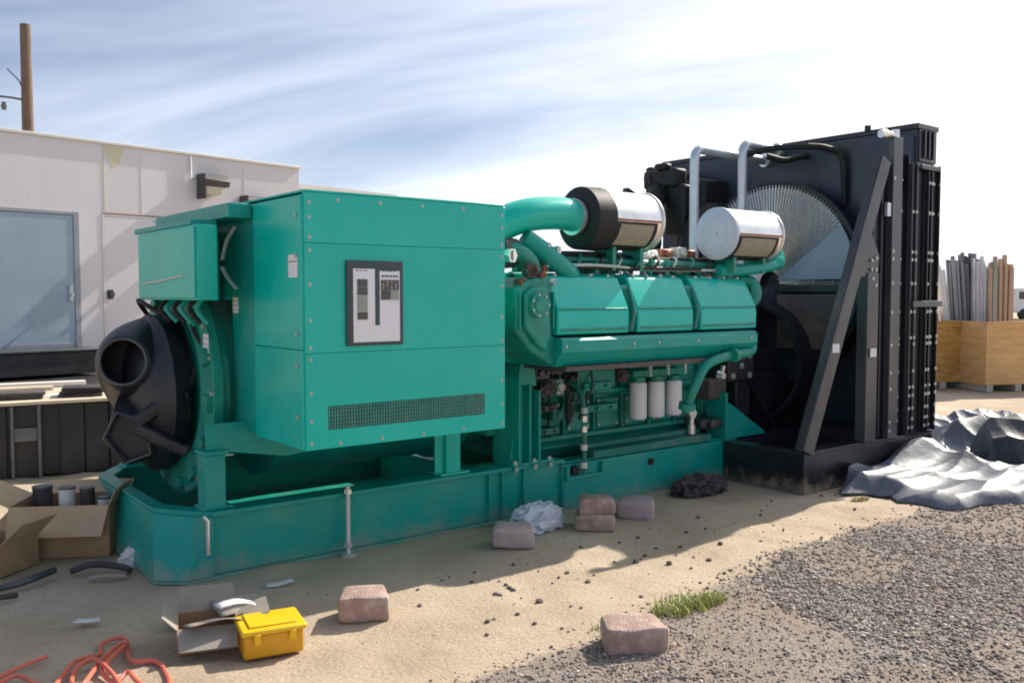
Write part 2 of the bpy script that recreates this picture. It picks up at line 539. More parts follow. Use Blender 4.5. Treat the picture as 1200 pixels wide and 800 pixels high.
def arc_pts(c, r, a0, a1, n, plane='XZ', w=0.0):
    out = []
    for i in range(n + 1):
        a = R_(a0 + (a1 - a0) * i / n)
        u, v = r * math.cos(a), r * math.sin(a)
        if plane == 'XZ':
            out.append((c[0] + u, c[1], c[2] + v))
        elif plane == 'YZ':
            out.append((c[0], c[1] + u, c[2] + v))
        else:
            out.append((c[0] + u, c[1] + v, c[2]))
    return out

def smooth_path(pts, n=6):
    """Catmull-Rom through the points"""
    P = [Vector(p) for p in pts]
    out = []
    for i in range(len(P) - 1):
        p0, p1, p2, p3 = P[max(i - 1, 0)], P[i], P[i + 1], P[min(i + 2, len(P) - 1)]
        for k in range(n):
            t = k / n
            out.append(0.5 * ((2 * p1) + (p2 - p0) * t + (2 * p0 - 5 * p1 + 4 * p2 - p3) * t * t + (3 * p1 - p0 - 3 * p2 + p3) * t ** 3))
    out.append(P[-1])
    return out
# ================================================================== GROUND
def gravel_w(x, y):
    edge = -1.66 - 0.12 * max(0.0, 4.3 - x) + 0.14 * noise.noise(Vector((x * 1.1, y * 0.6, 3.1))) + 0.05 * noise.noise(Vector((x * 5, y * 5, 1.1)))
    d = edge - y
    w = max(0.0, min(1.0, 0.5 + d * 2.6))
    if x > 6.0:
        w *= max(0.0, 1 - (x - 6.0) / 2.5)
    return w

def gh(x, y):
    """ground height"""
    near = max(0.0, 1 - max(0.0, math.hypot(x - 2.5, y) - 8) / 6)
    keep = 1.0
    if -0.4 < x < 7.6 and -1.1 < y < 3.1:
        keep = 0.15
    h = 0.022 * noise.noise(Vector((x * 0.7, y * 0.7, 0))) + 0.018 * noise.noise(Vector((x * 2.6, y * 3.1, 5))) + 0.009 * noise.noise(Vector((x * 11, y * 11, 9)))
    berm = 0.030 * math.exp(-((y + 0.02) / 0.07) ** 2) * (0.4 + noise.noise(Vector((x * 2.3, 0, 4)))) if 0.1 < x < 5.0 else 0.0
    h += max(0.0, berm) / keep
    return (h * near * keep) + gravel_w(x, y) * 0.015 * near - 0.004

def make_ground():
    def axis(lo, hi, step, far):
        a = list(np.arange(lo, hi, step))
        s = step
        x = hi
        while x < far:
            a.append(x)
            s *= 1.22
            x += s
        a.append(far)
        s = step
        x = lo
        b = []
        while x > -far:
            s *= 1.22
            x -= s
            b.append(max(x, -far))
        return b[::-1] + a
    X = axis(-3.0, 10.0, 0.05, 900)
    Y = axis(-5.0, 5.0, 0.05, 900)
    nx, ny = len(X), len(Y)
    vs = []
    gw = []
    for y in Y:
        for x in X:
            vs.append((x, y, gh(x, y)))
            gw.append(gravel_w(x, y) if abs(x) < 20 and abs(y) < 20 else 0.0)
    fs = [(j * nx + i, j * nx + i + 1, (j + 1) * nx + i + 1, (j + 1) * nx + i) for j in range(ny - 1) for i in range(nx - 1)]
    me = bpy.data.meshes.new('ground')
    me.from_pydata(vs, [], fs)
    at = me.attributes.new('gravel', 'FLOAT', 'POINT')
    at.data.foreach_set('value', gw)
    me.shade_smooth()
    me.materials.append(M['ground'])
    o = bpy.data.objects.new('ground', me)
    COL.objects.link(o)
    structure(o)
make_ground()

# ================================================================== GENERATOR SET
GX, GY = 3.5, 0.95
gen = thing('generator_set', 'large teal diesel generator set on a steel skid with a tall black radiator', 'generator', (GX, GY, 0), frame='world')
bolt_me = None
BOLT_MAT = ['bolt']
def bolt(parent, p, axis='Y', r=0.0085, name='bolt'):
    """little hex bolt head; mesh shared"""
    global bolt_me
    was = UPPER[0]
    if was:
        p = tuple(Vector(p) * UK + UT)
    key = axis + BOLT_MAT[0]
    if bolt_me is None:
        bolt_me = {}
    if key not in bolt_me:
        b = MB()
        v = {'X': (1, 0, 0), 'Y': (0, 1, 0), 'Z': (0, 0, 1)}[axis]
        v = Vector(v)
        b.cyl(-v * 0.2, v * 0.8 if axis != 'Y' else v * -0.8, 1.35, 1.35, 12)
        b.cyl(v * 0, v * 1.3 if axis != 'Y' else v * -1.3, 1.0, 0.85, 6)
        UPPER[0] = False
        o = b.build(name, BOLT_MAT[0], parent)
        UPPER[0] = was
        bolt_me[key] = o
        proto = o
        off = Vector((parent['_fx'], parent['_fy'], parent['_fz']))
        proto['_fx'], proto['_fy'], proto['_fz'] = p
        proto.location = Vector(p) - off
        proto.scale = (r, r, r)
        return proto
    c = dup(bolt_me[key], parent, p)
    c.scale = (r, r, r)
    return c

# ---------------- skid
b = MB()
ZT = 0.40
for y0, s in ((0.0, 1), (1.90, -1)):
    ya, yb = (y0, y0 + 0.16) if s > 0 else (y0 - 0.16, y0)
    wy = (y0 + 0.035, y0 + 0.055) if s > 0 else (y0 - 0.055, y0 - 0.035)
    b.box(0.30, 3.02, ya, yb, ZT - 0.028, ZT)           # top flange
    b.box(0.30, 5.12, ya, yb, 0.0, 0.024)               # bottom flange
    b.box(0.30, 3.02, wy[0], wy[1], 0.024, ZT - 0.028)  # web
    wy2 = (y0 + 0.004, y0 + 0.03) if s > 0 else (y0 - 0.03, y0 - 0.004)
    b.box(3.02, 5.12, wy2[0], wy2[1], 0.024, 0.355)
    b.box(3.02, 5.12, ya + 0.03 * (s > 0), yb - 0.03 * (s < 0), 0.3555, 0.372)
    for x in (2.30, 2.42, 2.62, 3.0):
        b.box(x, x + 0.014, min(wy[0], y0 + 0.003 * s), max(wy[1], y0 + 0.003 * s), 0.0245, ZT - 0.0285)
for x in (2.4, 4.0, 5.0):
    b.box(x, x + 0.14, 0.17, 1.73, 0.02, 0.33)
skid = b.build('skid', 'teal_skid', gen, bevel=0.004)
# rounded end: a plate bent round the two end corners, with a rim
TOPP = [(0.30, 0.0), (0.21, 0.09), (0.055, 0.33), (0.048, 0.45), (0.048, 1.45), (0.055, 1.57), (0.21, 1.81), (0.30, 1.90)]
BOTP = [(0.30, 0.0), (0.15, 0.003), (0.0, 0.13), (0.0, 0.30), (0.0, 1.60), (0.0, 1.77), (0.15, 1.897), (0.30, 1.90)]
def bent(z0, z1, t, lo=None, hi=None):
    lo, hi = lo or TOPP, hi or TOPP
    def inner(P):
        o_ = []
        for x, y in P:
            d = Vector((0.75 - x, 0.95 - y)).normalized()
            o_.append((x + d.x * t, y + d.y * t))
        return o_
    bm = MB()
    A0 = [bm.bm.verts.new((x, y, z0)) for x, y in lo]
    A1 = [bm.bm.verts.new((x, y, z1)) for x, y in hi]
    B0 = [bm.bm.verts.new((x, y, z0)) for x, y in inner(lo)]
    B1 = [bm.bm.verts.new((x, y, z1)) for x, y in inner(hi)]
    n = len(lo)
    for i in range(n - 1):
        bm.bm.faces.new((A0[i], A0[i + 1], A1[i + 1], A1[i]))
        bm.bm.faces.new((B0[i + 1], B0[i], B1[i], B1[i + 1]))
        bm.bm.faces.new((A1[i], A1[i + 1], B1[i + 1], B1[i]))
        bm.bm.faces.new((A0[i + 1], A0[i], B0[i], B0[i + 1]))
    bm.bm.faces.new((A0[0], A1[0], B1[0], B0[0]))
    bm.bm.faces.new((A1[-1], A0[-1], B0[-1], B1[-1]))
    return bm
e = bent(0.02, ZT - 0.029, 0.02, BOTP, TOPP).build('end_plate', 'teal_skid', gen, bevel=0.006, angle=14)
e = bent(ZT - 0.028, ZT + 0.001, 0.11).build('end_rim', 'teal_skid', gen, bevel=0.004, angle=14)
e = bent(0.0, 0.019, 0.10, BOTP, BOTP).build('bottom_rim', 'teal_skid', gen, bevel=0.004)
# deck inside the skid behind the opening
b = MB()
b.box(0.62, 5.05, 0.17, 1.73, 0.03, 0.06)
b.build('skid_deck', 'teal_cast', gen)
b = MB()
b.tube([(0.24, -0.004, 0.385), (0.262, -0.012, 0.36), (0.264, -0.008, 0.16)], [0.014, 0.014, 0.012], 8)
b.build('corner_weld', 'galv', gen)
# grey-white jack rod in front of the flange
b = MB()
b.cyl((1.15, -0.035, 0.0), (1.15, -0.035, 0.45), 0.013, n=12)
rod = b.build('jack_rod', 'trim', gen)
b = MB()
b.cyl((1.15, -0.035, 0.0), (1.15, -0.035, 0.018), 0.05, n=16)
b.cyl((1.15, -0.035, 0.40), (1.15, -0.035, 0.428), 0.025, n=6)
b.cyl((1.15, -0.035, 0.055), (1.15, -0.035, 0.085), 0.027, n=6)
b.build('jack_nut', 'galv', rod)
# inner drain bits on the lower plate
b = MB()
b.box(3.02, 3.42, -0.03, -0.002, 0.235, 0.262)
b.box(3.02, 3.05, -0.03, 0.0, 0.262, 0.34)
b.box(3.39, 3.42, -0.03, 0.0, 0.262, 0.34)
b.build('drain_tray', 'teal', gen, bevel=0.003)
b = MB()
b.cyl((3.11, 0.01, 0.305), (3.11, -0.035, 0.305), 0.036, n=18)
b.build('drain_plug', 'rubber', gen)
b = MB()
b.cyl((3.98, 0.01, 0.27), (3.98, -0.01, 0.27), 0.03, n=18)
b.build('drain_plug', 'rubber', gen)
b = MB()
b.box(3.32, 4.75, -0.012, 0.10, 0.3725, 0.43)
b.build('side_rail', 'teal_dusty', gen, bevel=0.006)
b = MB()
b.box(3.30, 4.72, 0.10, 0.16, 0.43, 0.47)
b.build('side_rail', 'teal_dusty', gen, bevel=0.006)
b = MB()   # vertical drain pipe with pale clamps
b.tube(smooth_path([(3.16, 0.10, 0.98), (3.175, -0.01, 0.90), (3.18, -0.045, 0.70), (3.18, -0.045, 0.27)]), 0.020, 12)
dp = b.build('drain_pipe', 'teal_dusty', gen)
for z, nm, mt in ((0.32, 'clamp', 'trim'), (0.46, 'clamp', 'trim'), (0.60, 'clamp', 'galv'), (0.68, 'clamp', 'galv'), (0.745, 'clamp', 'braid')):
    b = MB()
    b.cyl((3.18, -0.045, z), (3.18, -0.045, z + 0.045), 0.027, n=14)
    b.build(nm, mt, dp)

# ---------------- alternator
b = MB()
prof = [(0.90, 0.55), (0.91, 0.60), (1.30, 0.60), (1.32, 0.615), (1.45, 0.615), (1.47, 0.60), (2.30, 0.60), (2.34, 0.64), (2.44, 0.64)]
b.tube([(x, 0.95, 1.0) for x, r in prof], [r for x, r in prof], 56)
alt = b.build('alternator_body', 'teal', gen)
b = MB()
b.cyl((0.47, 1.20, 1.02), (0.899, 1.20, 1.02), 0.50, n=40)
b.build('alternator_neck', 'teal_cast', gen)
b = MB()
b.prism([(0.30, 0.747), (0.30, 0.90), (0.84, 0.90), (1.30, 0.70), (0.80, 0.66)], 'Y', 0.10, 0.115)
b.build('side_plate', 'teal', gen, bevel=0.003)
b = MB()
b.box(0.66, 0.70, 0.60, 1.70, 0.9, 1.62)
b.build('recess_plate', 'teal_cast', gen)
b = MB()
b.ring((0.43, 0.95, 1.06), (1, 0, 0), 0.72, 0.24, 56, 0.06)
b.ring((0.50, 0.95, 1.06), (1, 0, 0), 0.66, 0.10, 56, 0.05)
for k in range(14):
    a = k * 2 * math.pi / 14 + 0.1
    c = Vector((0.395, 0.95 + 0.64 * math.cos(a), 1.06 + 0.64 * math.sin(a)))
    b.box(c.x - 0.03, c.x + 0.02, c.y - 0.035, c.y + 0.035, c.z - 0.05, c.z + 0.05, Matrix.Rotation(a, 3, 'X'))
fl = b.build('alternator_flange', 'teal_cast', gen, bevel=0.004)
for k in range(20):
    a = k * 2 * math.pi / 20
    bolt(fl, (0.398, 0.95 + 0.69 * math.cos(a), 1.06 + 0.69 * math.sin(a)), 'X', 0.012)
# feet
for y in (0.06, 1.70):
    b = MB()
    b.box(0.28, 0.40, y, y + 0.14, ZT + 0.002, 0.72)
    b.box(0.27, 0.42, y - 0.01, y + 0.16, 0.72, 0.745)
    b.box(0.26, 0.44, y - 0.01, y + 0.15, ZT + 0.001, ZT + 0.016)
    b.build('alternator_foot', 'teal', gen, bevel=0.005)
for y in (0.04, 1.78):
    b = MB()
    b.box(1.955, 2.075, y, y + 0.09, ZT + 0.002, 0.84)
    b.box(1.88, 1.955, y + 0.03, y + 0.045, ZT + 0.002, 0.84)
    b.box(1.90, 2.0, y - 0.5 if y < 1 else y, y + 0.09, 0.80, 0.828)
    b.box(1.90, 2.14, y - 0.02, y + 0.14, ZT + 0.001, ZT + 0.02)
    b.build('cabinet_leg', 'teal_panel', gen, bevel=0.004)

# ---------------- black end bell with two air scoops
b = MB()
pr_ = [(0.40, 0.50), (0.30, 0.53), (0.22, 0.46), (0.14, 0.36), (0.10, 0.20)]
b.tube([(x, 1.15, 1.0) for x, r in pr_], [r for x, r in pr_], 48)
bell = b.build('end_bell', 'black_cast', gen)
def scoop(pts, rr, sq, parent, sides):
    P = smooth_path(pts, 6)
    k = len(P)
    n = len(rr)
    rs = []
    for i in range(k):
        t = i / (k - 1) * (n - 1)
        j = min(int(t), n - 2)
        rs.append(rr[j] + (rr[j + 1] - rr[j]) * (t - j))
    b = MB()
    b.tube(P, rs, sides, cap=False, sq=sq)
    o = b.build('air_scoop', 'black_cast', parent)
    sd = o.modifiers.new('solid', 'SOLIDIFY')
    sd.thickness = 0.018
    sd.offset = -1
    # rim
    d = (P[-1] - P[-3]).normalized()
    a = d.cross(Vector((0, 0, 1))).normalized()
    u = a.cross(d)
    c = P[-1]
    b = MB()
    b.tube([c + (a * math.cos(t * 2 * math.pi / sides) * sq[0] + u * math.sin(t * 2 * math.pi / sides) * sq[1]) * (rs[-1] - 0.004) for t in range(sides)], 0.012, 8, closed=True)
    b.build('scoop_rim', 'greysteel', o)
    b = MB()   # dark plate a little way down the throat
    q_ = -8 if sides > 8 else -3
    c2 = P[q_]
    b.tube([c2, c2 + d * 0.01], [rs[q_] * 0.93] * 2, sides, sq=sq)
    b.build('throat_plate', 'rubber' if sides > 8 else 'greysteel', o)
    return o
scoop([(0.42, 1.16, 1.12), (0.30, 1.13, 1.17), (0.17, 1.02, 1.215), (0.05, 0.86, 1.235)], [0.42, 0.38, 0.27, 0.150], (1, 1), gen, 40)
scoop([(0.42, 1.12, 0.84), (0.30, 1.08, 0.83), (0.18, 1.00, 0.79), (0.08, 0.88, 0.745)], [0.37, 0.33, 0.26, 0.19], (0.85, 1.0), gen, 5)
b = MB()
b.tube(smooth_path([(0.10, 0.76, 0.86), (0.18, 0.73, 0.92), (0.26, 0.71, 0.98), (0.38, 0.66, 1.03)]), 0.046, 8, sq=(0.5, 1))
b.tube(smooth_path([(0.10, 0.78, 0.82), (0.22, 0.70, 0.74), (0.36, 0.62, 0.66)]), 0.042, 8, sq=(0.5, 1))
b.build('bell_rib', 'black_cast', bell)
b = MB()
b.tube(smooth_path([(0.36, 1.35, 1.50), (0.26, 1.25, 1.62), (0.30, 1.05, 1.56), (0.40, 0.9, 1.50)]), 0.016, 8)
b.build('cable', 'rubber', gen)
b = MB()
b.tube(smooth_path([(0.40, 0.62, 1.55), (0.38, 0.5, 1.42), (0.44, 0.42, 1.30)]), 0.014, 8)
b.build('cable', 'rubber', gen)

UPPER[0] = True
# ---------------- control cabinet
cab = MB()
cab.box(0.885, 2.40, -0.012, 1.13, 0.705, 2.275)
cab.box(0.885, 2.40, 1.13, 2.6, 1.62, 2.275)
cab.box(0.885, 2.40, 2.3, 2.99, 0.705, 1.619)
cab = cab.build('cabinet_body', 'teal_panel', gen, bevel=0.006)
XL, XR, YF = 0.872, 2.415, -0.032
def fpanel(x0, x1, z0, z1, nm='cabinet_panel', y1=-0.012):
    b = MB()
    b.box(x0, x1, YF, y1, z0, z1)
    return b.build(nm, 'teal_panel', gen, bevel=0.0025)
fpanel(XL, XR, 1.976, 2.282)
fpanel(XL, XR, 1.2985, 1.974)
# lower panel with an opening for the vent
VX0, VX1, VZ0, VZ1 = 1.02, 2.235, 0.815, 0.965
b = MB()
b.box(XL, VX0, YF, -0.012, 0.700, 1.296)
b.box(VX1, XR, YF, -0.012, 0.700, 1.296)
b.box(VX0, VX1, YF, -0.012, 0.700, VZ0)
b.box(VX0, VX1, YF, -0.012, VZ1, 1.296)
lowp = b.build('cabinet_panel', 'teal_panel', gen)
b = MB()
b.box(VX0 + .001, VX1 - .001, -0.0135, -0.0125, VZ0, VZ1)
b.build('vent_backing', 'scrap_dark', lowp)
b = MB()
nx = 62
for i in range(nx):
    x = VX0 + (VX1 - VX0) * (i + 0.5) / nx
    b.box(x - 0.0055, x + 0.0055, YF + 0.002, -0.016, VZ0, VZ1)
for j in range(6):
    z = VZ0 + (VZ1 - VZ0) * (j + 0.5) / 6
    b.box(VX0, VX1, YF + 0.006, -0.018, z - 0.004, z + 0.004)
g = b.build('vent_mesh', 'louvre', lowp)
g['kind'] = 'stuff'
# end panels
b = MB()
b.box(0.858, 0.884, -0.020, 0.72, 1.319, 2.262)
b.build('end_panel', 'teal_panel', gen, bevel=0.005)
b = MB()
b.box(0.858, 0.884, -0.020, 0.72, 0.700, 1.317)
b.build('end_panel', 'teal_panel', gen, bevel=0.005)
b = MB()
b.box(0.866, 0.884, 0.722, 1.13, 0.715, 2.14)
b.build('end_panel', 'teal', gen, bevel=0.004)
b = MB()
b.box(0.874, 2.41, -0.034, 2.99, 2.283, 2.297)
b.build('cabinet_lid', 'teal_panel', gen, bevel=0.003)
for z in (2.22, 2.13, 2.01, 1.93, 1.72, 1.5, 1.33, 1.26, 1.05, 0.88, 0.74):
    bolt(gen, (0.905, YF, z))
    bolt(gen, (2.385, YF, z))
for x in (1.10, 1.40, 1.72, 2.05):
    bolt(gen, (x, YF, 2.245))
    bolt(gen, (x, YF, 0.728))
for z in (2.15, 1.9, 1.42, 1.22, 0.9):
    bolt(gen, (0.858, 0.05, z), 'X', 0.010)
# header and terminal box at the alternator end
b = MB()
b.box(0.70, 0.857, 0.74, 2.30, 2.17, 2.268)
b.box(0.52, 0.70, 0.95, 2.25, 2.125, 2.165)
b.build('cabinet_header', 'teal', gen, bevel=0.006)
b = MB()
b.box(0.50, 0.64, 0.78, 2.05, 1.62, 2.12)
tb = b.build('terminal_box', 'teal_panel', gen, bevel=0.008)
b = MB()
b.box(0.486, 0.499, 0.795, 2.035, 1.635, 2.105)
b.build('terminal_box_cover', 'teal_panel', tb, bevel=0.004)
b = MB()
b.tube([(0.483, 2.03, 1.735), (0.479, 1.5, 1.755), (0.483, 1.0, 1.79)], [0.006, 0.011, 0.007], 8)
b.build('trim_strip', 'braid', tb)
b = MB()
b.box(0.64, 0.84, 1.3, 2.2, 1.62, 2.12)
b.build('mounting_bracket', 'teal', tb)
for pts in ([(0.84, 0.98, 2.13), (0.80, 1.04, 2.03), (0.78, 1.08, 1.90)], [(0.78, 1.08, 1.85), (0.80, 1.04, 1.78), (0.84, 0.98, 1.70)]):
    b = MB()
    b.tube(smooth_path(pts, 5), 0.022, 8, sq=(1, 0.4))
    b.build('braided_strap', 'braid', tb)
for i in range(6):
    b = MB()
    y = 0.95 + i * 0.16
    b.tube(smooth_path([(0.60 + 0.01 * i, y, 1.64), (0.56, y + 0.02, 1.56), (0.62, y - 0.02, 1.46)], 4), 0.017, 8)
    b.build('cable', 'rubber' if i % 2 else 'teal', tb)
# stickers
def sticker(x0, x1, y0, y1, z0, z1, axis, lines=3):
    b = MB()
    b.box(x0, x1, y0, y1, z0, z1)
    s_ = b.build('sticker', 'paper', gen)
    b = MB()
    for i in range(lines):
        z = z1 - (z1 - z0) * (0.22 + 0.6 * i / max(1, lines - 1) if lines > 1 else 0.3)
        if axis == 'X':
            b.box(x0 - 0.0008, x0 - 0.0002, y0 + 0.006, y1 - 0.006, z - 0.003, z + 0.003)
        else:
            b.box(x0 + 0.006, x1 - 0.006, y0 - 0.0008, y0 - 0.0002, z - 0.003, z + 0.003)
    b.build('printed_line', 'copper' if lines == 1 else 'frame_grey', s_)
sticker(0.8562, 0.8575, 0.035, 0.165, 1.765, 1.905, 'X', 1)
sticker(0.862, 0.8655, 1.02, 1.11, 1.53, 1.64, 'X', 3)
UPPER[0] = False
sticker(0.398, 0.4, 0.31, 0.40, 1.30, 1.42, 'X', 3)
UPPER[0] = True
# control panel
u = lambda px: 1.146 + 0.412 * (px - 260) / 265
v = lambda py: 1.874 - 0.54 * (py - 415) / 390
cp = MB()
cp.box(1.146, 1.558, -0.052, -0.0325, 1.335, 1.874)
cp = cp.build('control_panel', 'panel_frame', gen, bevel=0.006)
def pp(x0, x1, y0, y1, mt, nm, d=0.004):
    b = MB()
    b.box(u(x0), u(x1), -0.053 - d, -0.0525, v(y1), v(y0))
    return b.build(nm, mt, cp, bevel=0.0015)
pp(288, 388, 452, 788, 'panel_white', 'panel_plate')
pp(410, 506, 460, 788, 'panel_white', 'panel_plate')
pp(388, 410, 455, 712, 'panel_frame', 'divider_strip', 0.003)
pp(388, 410, 712, 788, 'panel_white', 'panel_plate', 0.004)
for (a, c, mt) in ((500, 535, 'gauge'), (537, 573, 'gauge'), (577, 610, 'gauge_mid'), (612, 646, 'gauge_mid'), (650, 684, 'gauge')):
    pp(306, 352, a, c, mt, 'gauge', 0.010)
pp(416, 500, 502, 548, 'gauge', 'display', 0.012)
pp(416, 456, 550, 594, 'gauge', 'display', 0.011)
pp(458, 500, 550, 594, 'gauge_mid', 'display', 0.011)
for i, (x0, x1) in enumerate(((418, 432), (435, 452), (456, 468), (472, 484), (487, 498))):
    pp(x0, x1, 480, 489, 'print', 'printed_mark', 0.006)
for i, (x0, x1) in enumerate(((300, 316), (320, 330), (336, 352), (420, 440), (445, 470), (476, 490))):
    pp(x0, x1, 458, 463, 'print', 'printed_mark', 0.006)
for i in range(4):
    for j in range(3):
        b = MB()
        b.cyl((u(424 + i * 20), -0.066, v(512 + j * 13)), (u(424 + i * 20), -0.062, v(512 + j * 13)), 0.007, n=10)
        b.build('indicator', 'gauge_mid' if (i + j) % 3 else 'copper', cp)

UPPER[0] = False
# ---------------- flywheel housing, engine stand
b = MB()
pr_ = [(2.44, 0.60), (2.60, 0.62), (2.62, 0.56), (2.78, 0.52)]
b.tube([(x, 0.95, 1.0) for x, r in pr_], [r for x, r in pr_], 48)
b.box(2.46, 2.60, 0.25, 0.60, 0.60, 1.62)
b.build('flywheel_housing', 'teal_cast', gen, bevel=0.006)
b = MB()
b.prism([(2.52, ZT + 0.002), (2.80, ZT + 0.002), (2.74, 0.62), (2.74, 1.06), (2.58, 1.16), (2.56, 0.62)], 'Y', 0.05, 0.07)
b.box(2.555, 2.575, -0.02, 0.3, ZT + 0.002, 1.05)
b.box(2.655, 2.672, -0.02, 0.3, ZT + 0.002, 1.0)
b.box(2.745, 2.765, -0.02, 0.3, ZT + 0.002, 0.95)
b.box(2.50, 2.90, -0.02, 0.20, ZT + 0.001, ZT + 0.022)
b.prism([(2.56, 1.0), (2.74, 0.98), (2.70, 1.26), (2.60, 1.26)], 'Y', 0.0, 0.16)
st = b.build('engine_stand', 'teal', gen, bevel=0.004)
for x in (2.53, 2.71, 2.86):
    bolt(st, (x, -0.005, ZT + 0.03), 'Z', 0.016)
    bolt(st, (x, -0.022, ZT - 0.02), 'Y', 0.014)

# ---------------- engine block
b = MB()
b.prism([(0.30, 0.50), (0.30, 1.10), (0.55, 1.62), (1.35, 1.62), (1.60, 1.10), (1.60, 0.50)], 'X', 2.75, 5.35)
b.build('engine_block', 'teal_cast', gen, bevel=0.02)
eng = gen   # engine parts hang directly on the generator set
b = MB()
b.prism([(0.34, 0.50), (0.28, 0.44), (0.36, 0.345), (1.54, 0.345), (1.60, 0.44), (1.56, 0.50)], 'X', 2.85, 5.25)
b.build('oil_pan', 'teal_cast', eng, bevel=0.01)
b = MB()   # side doors and ribs on the block
for i in range(7):
    x = 2.95 + i * 0.33
    b.box(x, x + 0.25, 0.262, 0.302, 0.56, 0.80)
    b.box(x + 0.28, x + 0.305, 0.25, 0.31, 0.50, 1.10)
b.box(2.80, 5.30, 0.22, 0.31, 0.845, 0.885)
b.box(2.80, 5.30, 0.23, 0.31, 0.50, 0.54)
b.box(3.30, 3.72, 0.16, 0.30, 0.90, 1.05)
b.build('block_door', 'teal_cast', eng, bevel=0.008)
random.seed(3)
for i in range(7):
    for dx, dz in ((0.02, 0.58), (0.23, 0.58), (0.02, 0.78), (0.23, 0.78)):
        bolt(eng, (2.95 + i * 0.33 + dx, 0.262, dz), 'Y', 0.010)

UPPER[0] = True
# three aftercooler housings + ledge on the near bank, one long one on the far bank
prof = [(1.25, 1.80), (0.62, 1.83), (0.30, 1.83), (0.22, 1.80), (0.095, 1.56), (0.080, 1.50), (0.085, 1.345), (1.25, 1.345)]
for x0, x1 in ((3.02, 3.80), (3.90, 4.60), (4.70, 5.50)):
    b = MB()
    b.prism([(y, z) for y, z in prof], 'X', x0, x1)
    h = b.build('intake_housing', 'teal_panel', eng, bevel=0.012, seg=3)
    for k in range(4):
        x = x0 + 0.10 + k * (x1 - x0 - 0.2) / 3
        bolt(h, (x, 0.24, 1.815), 'Z', 0.012)
    b = MB()
    b.box(x0 + 0.03, x1 - 0.03, 0.076, 0.10, 1.375, 1.395)
    b.box(x0 + 0.02, x1 - 0.02, 0.082, 0.12, 1.535, 1.552)
    b.build('casting_rib', 'teal_cast', h, bevel=0.004)
for x in (3.80, 4.60):
    b = MB()
    b.prism([(1.2, 1.78), (0.20, 1.74), (0.13, 1.35), (1.2, 1.35)], 'X', x + 0.005, x + 0.095)
    j = b.build('housing_joint', 'teal_cast', eng)
    b = MB()
    b.tube([(x + 0.075, 0.17, 1.72), (x + 0.06, 0.08, 1.52), (x + 0.01, 0.075, 1.36)], 0.016, 8)
    b.build('joint_strap', 'teal_dusty', j)
b = MB()
b.prism([(1.2, 1.325), (0.06, 1.325), (0.03, 1.30), (0.03, 1.215), (0.12, 1.10), (1.2, 1.10)], 'X', 3.02, 5.45)
led = b.build('exhaust_shield', 'teal', eng, bevel=0.005, seg=2)
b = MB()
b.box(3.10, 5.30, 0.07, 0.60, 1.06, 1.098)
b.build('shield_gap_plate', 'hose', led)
for x in (3.06, 3.8, 4.1, 4.6, 5.35):
    bolt(led, (x, 0.033, 1.26), 'Y', 0.013)
b = MB()   # end casting toward the cabinet
b.prism([(2.64, 1.70), (2.76, 1.78), (3.01, 1.80), (3.01, 1.34), (3.10, 1.32), (3.10, 1.13), (2.98, 1.12), (2.80, 1.22), (2.64, 1.38)], 'Y', 0.13, 0.62)
b.prism([(2.70, 1.66), (2.78, 1.72), (2.92, 1.72), (2.96, 1.40), (2.92, 1.22), (2.82, 1.28), (2.70, 1.42)], 'Y', 0.085, 0.135)
ec = b.build('end_casting', 'teal_cast', eng, bevel=0.030, seg=4)
b = MB()
b.cyl((2.82, 0.09, 1.58), (2.82, 0.045, 1.58), 0.095, n=28)
b.cyl((2.82, 0.05, 1.58), (2.82, 0.035, 1.58), 0.060, n=28)
b.build('round_cover', 'teal_cast', ec, bevel=0.004)
for x0 in (2.66, 2.99):
    b = MB()
    b.box(x0, x0 + 0.012, 0.10, 0.14, 1.40, 1.68)
    b.build('casting_rib', 'teal', ec, bevel=0.003)
for k in range(7):
    a = k * 0.9
    bolt(ec, (2.82 + 0.080 * math.cos(a), 0.044, 1.58 + 0.080 * math.sin(a)), 'Y', 0.0075)
b = MB()
b.prism([(1.30, 1.86), (2.5, 1.84), (2.75, 1.70), (2.78, 1.34), (1.30, 1.34)], 'X', 3.0, 5.5)
b.build('intake_housing', 'teal_panel', eng, bevel=0.02)
# rocker covers and crossover clutter on top
for i in range(8):
    x = 2.95 + i * 0.325
    for y in (0.62, 1.05):
        b = MB()
        b.box(x, x + 0.27, y, y + 0.26, 1.62, 1.83)
        b.box(x - 0.01, x + 0.28, y - 0.012, y + 0.272, 1.62, 1.65)
        r = b.build('rocker_cover', 'teal_dusty' if i % 2 else 'teal_cast', eng, bevel=0.025)
        bolt(r, (x + 0.13, y + 0.13, 1.835), 'Z', 0.018)
for (pts, rad, mt) in (
    ([(3.0, 0.36, 1.93), (3.6, 0.34, 1.94), (4.3, 0.34, 1.93), (5.2, 0.36, 1.93)], 0.034, 'teal_cast'),
    ([(3.3, 0.55, 1.99), (4.0, 0.50, 2.00), (4.8, 0.50, 1.99), (5.4, 0.56, 1.96)], 0.030, 'braid'),
    ([(3.1, 0.28, 1.88), (3.9, 0.27, 1.885), (4.9, 0.27, 1.885)], 0.020, 'rubber'),
    ([(3.4, 0.62, 1.92), (4.2, 0.6, 1.93), (5.3, 0.62, 1.93)], 0.045, 'teal_dusty'),
    ([(2.9, 1.2, 1.95), (4.2, 1.2, 1.98), (5.3, 1.2, 1.95)], 0.06, 'teal_cast')):
    b = MB()
    b.tube(smooth_path(pts, 5), rad, 12)
    b.build('fuel_rail', mt, eng)
random.seed(11)
